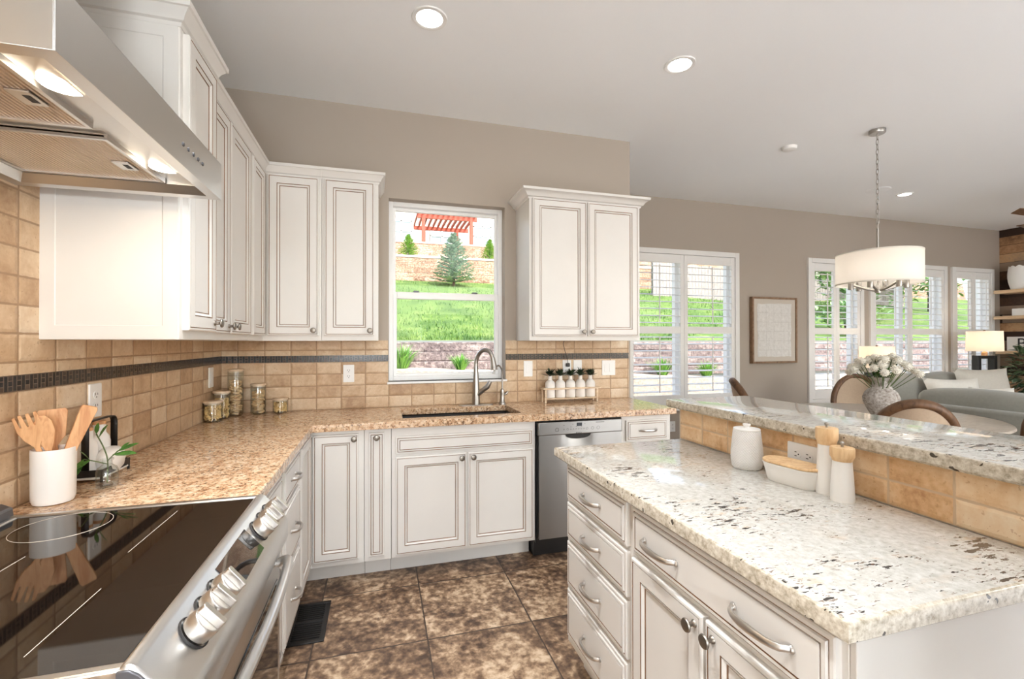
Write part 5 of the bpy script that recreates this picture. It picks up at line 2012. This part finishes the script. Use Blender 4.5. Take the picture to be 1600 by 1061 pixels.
# fig plant by the plank wall
fp = thing('fig_plant', 'large leafy green floor plant in the corner by the plank wall', 'plant', (7.98, 3.56, 0))
MB().lathe([(0, 0), (.15, 0), (.18, .02), (.21, .34), (.2, .36), (.18, .34), (0, .32)], 28).build('pot', 'black', fp)
mb = MB()
rnd = random.Random(21)
tips = []
for k in range(7):
    a = R(51 * k)
    q = rnd.uniform(.12, .3)
    mb.tube(spline([(0, 0, .3), (q * .3 * math.cos(a), q * .3 * math.sin(a), .7), (q * math.cos(a), q * math.sin(a), 1.15)], 4), .009, 6)
mb.build('stems', 'bark', fp)
mb = MB()
for k in range(430):
    a, z = rnd.uniform(0, 2 * PI), rnd.uniform(-1, 1)
    q = rnd.uniform(.45, 1) ** .5
    d = Vector((math.cos(a) * math.sqrt(1 - z * z), math.sin(a) * math.sqrt(1 - z * z), z))
    p = Vector((d.x * .42 * q, d.y * .42 * q, .98 + d.z * .46 * q))
    dirn = (d + Vector((rnd.uniform(-.6, .6), rnd.uniform(-.6, .6), rnd.uniform(-.2, .5)))).normalized()
    leaf(mb, p, dirn, (0, 0, 1), rnd.uniform(.09, .14), rnd.uniform(.05, .075), droop=.25)
mb.build('leaves', 'fig', fp)

# ------------------------------------------------------------------ the yard
GX0, GX1 = -14, 34
struct(MB().box(GX0, YD + WT, -.5, GX1, 8.05, -.02).build('ground_yard', 'gravel', smooth=0))
mb = MB()
gl = [(GX0, .88), (.5, .88), (8.0, .55), (GX1, .55)]
b = mb.n()
for x, z in gl:
    mb.v += [(x, 8.05, -.5), (x, 8.05, z), (x, 9.05, z), (x, 9.05, -.5)]
for i in range(3):
    for k in range(4):
        mb.face((b + 4 * i + k, b + 4 * i + (k + 1) % 4, b + 4 * i + 4 + (k + 1) % 4, b + 4 * i + 4 + k))
struct(mb.build('ground_gravel', 'gravel', smooth=0))
mb = MB()
nx, ny = 60, 24
b = mb.n()


def hill(x, y):
    t = (y - 9.3) / (19 - 9.3)
    return 1.395 + 2.45 * t + .10 * math.sin(x * .7 + y * .4) * math.sin(PI * min(1, max(0, t)))


for j in range(ny + 1):
    y = 9.3 + (19.05 - 9.3) * j / ny
    for i in range(nx + 1):
        x = GX0 + (GX1 - GX0) * i / nx
        mb.v.append((x, y, hill(x, y)))
for j in range(ny):
    for i in range(nx):
        q = b + j * (nx + 1) + i
        mb.face((q, q + 1, q + nx + 2, q + nx + 1))
struct(mb.build('lawn', 'lawn', smooth=80))
rnd = random.Random(31)
mb = MB()
for k in range(11000):
    y = 9.35 + 9.6 * rnd.random() ** 1.5
    x = rnd.uniform(-1.0, 6 + (y - 9) * 2.0)
    h = rnd.uniform(.05, .11)
    a = rnd.uniform(0, 2 * PI)
    z = hill(x, y)
    w = .012
    lx, ly = rnd.uniform(-.05, .05), rnd.uniform(-.05, .05)
    b = mb.n()
    mb.v += [(x - w * math.cos(a), y - w * math.sin(a), z - .01), (x + w * math.cos(a), y + w * math.sin(a), z - .01), (x + lx, y + ly, z + h)]
    mb.face((b, b + 1, b + 2))
tag(mb.build('grass', 'grass_blade', smooth=0), 'bright green grass blades growing on the sloping lawn', 'grass', kind='stuff')


def retaining(name, label, y0, y1, z0, z1, mat, cap=None, x0=GX0, x1=GX1):
    r = thing(name, label, 'retaining wall', (0, y0, 0), group='retaining walls in the yard')
    mb = MB()
    rows = max(1, round((z1 - z0) / .165))
    rh = (z1 - z0) / rows
    for k in range(rows):
        mb.box(x0, .03 * k, z0 + rh * k, x1, y1 - y0, z0 + rh * (k + 1))
    mb.build('blocks', mat, r, bevel=.02)
    if cap:
        MB().box(x0, -.05 + .03 * rows, z1, x1, y1 - y0 + .05, z1 + cap).build('cap', 'cap', r, bevel=.015)


retaining('retaining_wall', 'lowest mauve block wall, holding the gravel strip outside the dining windows', 8.0, 8.4, -.1, .54, 'block_mauve', .07, 4.6)
retaining('retaining_wall', 'mauve block wall holding the lawn, seen low in the kitchen window', 9.0, 9.4, .62, 1.36, 'block_mauve', None)
retaining('retaining_wall', 'tan block wall at the top of the lawn behind the blue spruce', 19.0, 19.6, 3.7, 4.82, 'block_tan', .10)
retaining('retaining_wall', 'uppermost tan block wall, below the neighbouring house', 22.0, 22.6, 4.85, 6.05, 'block_tan', .08)
struct(MB().box(GX0, 19.4, 3.6, GX1, 22.2, 4.9).build('ground_terrace', 'gravel', smooth=0))
struct(MB().box(GX0, 22.3, 4.5, GX1, 60, 6.0).build('ground_upper', 'lawn', smooth=0))


def clump(label, x, y, z, r, h, n=170, mat='clump_grass'):
    mb = MB()
    rnd = random.Random(int(x * 100))
    for k in range(n):
        a = rnd.uniform(0, 2 * PI)
        q = rnd.random() ** .6
        d = Vector((math.cos(a) * q * .75, math.sin(a) * q * .75, 1)).normalized()
        L = h * rnd.uniform(.7, 1.1)
        bx_, by_ = .3 * r * q * math.cos(a), .3 * r * q * math.sin(a)
        s = Vector((-math.sin(a), math.cos(a), 0)) * .011
        p0 = Vector((bx_, by_, -.01))
        p1 = p0 + d * L * .6
        p2 = p0 + d * L + Vector((math.cos(a), math.sin(a), -.6)) * r * .25 * q
        b = mb.n()
        mb.v += [tuple(p0 - s), tuple(p0 + s), tuple(p1 + s * .8), tuple(p1 - s * .8), tuple(p2)]
        mb.face((b, b + 1, b + 2, b + 3))
        mb.face((b + 3, b + 2, b + 4))
    return tag(mb.build('ornamental_grass', mat, loc=(x, y, z), smooth=0), label, 'plant', 'grass clumps at the foot of the lawn wall')


clump('green grass clump by the lower left corner of the kitchen window view', .40, 8.70, .88, .34, .50)
clump('small yellow-green grass clump seen left of the tall faucet', 1.50, 8.70, .835, .22, .34, 120)
clump('green grass clump outside the left leaf of the first dining window', 5.92, 8.70, .64, .30, .42)
clump('green grass clump outside the right leaf of the first dining window', 7.05, 8.70, .59, .28, .38)


def conifer(name, label, x, y, z, h, r, mat, trunk=True, n=9, grp=None, dens=1.0):
    t = thing(name, label, 'tree', (x, y, z), group=grp)
    rnd = random.Random(int(100 * x + y))
    MB().tube([(0, 0, -.1), (0, 0, h * .9)], [r * .07, r * .02], 8).build('trunk', 'bark', t)
    mb = MB()
    tiers = int(13 * dens)
    for k in range(tiers):
        u = k / (tiers - 1)
        zz = h * (.10 + .86 * u)
        rr = r * (1 - u) ** .85 + .03
        m = int(16 * (1 - u) + 6)
        for q in range(m):
            a = 2 * PI * q / m + rnd.uniform(-.3, .3)
            L = rr * rnd.uniform(.75, 1.12)
            o0 = Vector((0, 0, zz + rnd.uniform(-.04, .04) * h * .3))
            dirn = Vector((math.cos(a), math.sin(a), .18 + .5 * u))
            steps = 6
            for s_ in range(steps):
                p = o0 + dirn * (L * (s_ + .6) / steps)
                for sd in (-1, 1):
                    dd = Vector((math.cos(a + sd * .8), math.sin(a + sd * .8), .15 + rnd.uniform(-.2, .3)))
                    leaf(mb, p, dd, (0, 0, 1), .30 * r * rnd.uniform(.35, .6), .085 * r, fold=.5)
            leaf(mb, o0 + dirn * L * .8, dirn, (0, 0, 1), L * .3, .09 * r, fold=.5)
    mb.build('needles', mat, t, smooth=0)
    return t


conifer('blue_spruce', 'silvery blue spruce on the lawn in the middle of the kitchen window', 2.75, 17.5, hill(2.75, 17.5) - .05, 2.1, .80, 'spruce', dens=1.35)
conifer('small_conifer', 'small bright green conifer on the upper terrace, left in the kitchen window', 1.27, 20.9, 4.9, 1.25, .5, 'conifer', grp='small conifers on the upper terrace', dens=1.3)
conifer('small_conifer', 'small bright green conifer on the upper terrace, right in the kitchen window', 4.98, 20.9, 4.9, 1.25, .48, 'conifer', grp='small conifers on the upper terrace', dens=1.3)


def shrub(name, label, x, y, z, r, h, n, mat, grp=None, lf=.16):
    t = thing(name, label, 'tree', (x, y, z), group=grp)
    rnd = random.Random(int(37 * x + 11 * y))
    mb = MB()
    for k in range(4):
        a = rnd.uniform(0, 6.28)
        mb.tube([(0, 0, -.2), (.15 * r * math.cos(a), .15 * r * math.sin(a), h * .4), (.5 * r * math.cos(a), .5 * r * math.sin(a), h * .75)], [.06, .04, .015], 6)
    mb.build('trunk', 'bark', t)
    mb = MB()
    for k in range(n):
        a, zz = rnd.uniform(0, 2 * PI), rnd.uniform(-1, 1)
        q = rnd.uniform(.3, 1) ** .5
        lump = 1 + .22 * math.sin(3 * a + 2 * zz)
        d = Vector((math.cos(a) * math.sqrt(1 - zz * zz), math.sin(a) * math.sqrt(1 - zz * zz), zz))
        p = Vector((d.x * r * q * lump, d.y * r * q * lump, h * .58 + d.z * h * .46 * q * lump))
        dd = Vector((rnd.uniform(-1, 1), rnd.uniform(-1, 1), rnd.uniform(-.4, .8))).normalized()
        leaf(mb, p, dd, (0, 0, 1), lf * rnd.uniform(.7, 1.3), lf * .6)
    mb.build('foliage', mat, t, smooth=0)


GT = 'trees and shrubs up the slope'
shrub('shrub', 'rounded green shrub high in the left leaf of the first dining window', 9.6, 17.6, hill(9.6, 17.6), 1.1, 1.6, 900, 'shrub', GT, .17)
shrub('leafy_tree', 'large leafy green tree outside the window behind the pendant shade', 17.6, 13.0, hill(17.6, 13.0) - .1, 2.3, 4.4, 2600, 'shrub', GT, .22)
shrub('leafy_tree', 'green tree outside the narrow window beside the plank wall', 23.0, 14.2, hill(23, 14.2), 2.4, 5.0, 2200, 'shrub', GT, .24)
shrub('shrub', 'low green shrub outside the narrow window beside the framed art', 12.8, 9.9, hill(12.8, 9.9), .8, 1.0, 600, 'shrub', GT, .14)

# grey board fence on the slope
M['fence'] = wood('weathered_fence', rgb(112, 104, 100), rgb(158, 148, 142), (20, 20, 2), .9)
fe = thing('board_fence', 'weathered grey board fence across the upper lawn', 'fence', (10.6, 16.2, 0))
mb = MB()
for k in range(90):
    x = k * .155
    z = hill(10.6 + x, 16.2)
    mb.box(x, 0, z - .1, x + .145, .022, z + 1.35 + .02 * math.sin(k * 1.7))
mb.build('boards', 'fence', fe, smooth=0)
for k in range(6):
    x = k * 2.75
    z = hill(10.6 + x, 16.2)
    MB().box(x, .05, z - .2, x + .09, .14, z + 1.4).build('post', 'fence', fe)
mb = MB()
for zz in (.3, 1.05):
    for k in range(13):
        x = k * 1.07
        z = hill(10.6 + x, 16.2)
        mb.box(x, .022, z + zz, x + 1.07, .05, z + zz + .09)
mb.build('rails', 'fence', fe, smooth=0)

# ------------------------------------------------------------------ neighbouring house and pergola
hs = thing('neighbour_house', 'pale lap-sided neighbouring house at the top of the slope', 'house', (3.5, 32, 6.0))
MB().box(-9, 0, 0, 9, 8, 6.6).build('siding_wall', 'siding', hs, smooth=0)
MB().prism([(-9.6, 6.6), (9.6, 6.6), (0, 9.8)], -.6, 8.6, axis='y').build('roof', plain('roof_shingle', rgb(120, 106, 98), .9, var=.2, vscale=9), hs, smooth=0)
MB().box(-.9, -.06, 0, 2.75, .0, 4.4).build('recess_panel', plain('grey_siding', rgb(168, 158, 148), .8), hs, smooth=0)
for x0, x1, z0, z1 in ((-2.75, -1.35, 2.15, 3.6), (-.1, 1.5, 2.05, 3.3), (2.9, 4.2, 2.1, 3.55)):
    mb = MB()
    F = .09
    yy = -.14
    xm, zm_ = (x0 + x1) / 2, (z0 + z1) / 2
    for a, b_, c, d in ((x0, z0, x0 + F, z1), (x1 - F, z0, x1, z1), (x0, z1 - F, x1, z1), (x0, z0, x1, z0 + F), (xm - .05, z0, xm + .05, z1), (x0, zm_ - .04, x1, zm_ + .04)):
        mb.box(a, yy, b_, c, -.0, d)
    w_ = mb.build('window', 'siding_trim', hs)
    MB().box(x0 + F, yy + .05, z0 + F, x1 - F, -.065, z1 - F).build('pane', 'house_glass', w_, smooth=0)
pg = thing('pergola', 'red-stained wooden pergola against the neighbouring house', 'pergola', (2.45, 27.2, 6.0))
for x, y in ((.05, .1), (2.9, .1), (.35, 3.0), (2.5, 3.0)):
    MB().box(x - .09, y - .09, 0, x + .09, y + .09, 2.78).build('post', 'redwood', pg)
for y in (.1, 3.0):
    MB().box(-.3, y - .06, 2.62, 3.25, y + .06, 2.86).build('beam', 'redwood', pg)
for k in range(12):
    x = -.25 + k * .305
    MB().box(x - .035, -.25, 2.86, x + .035, 3.3, 3.04).build('rafter', 'redwood', pg)
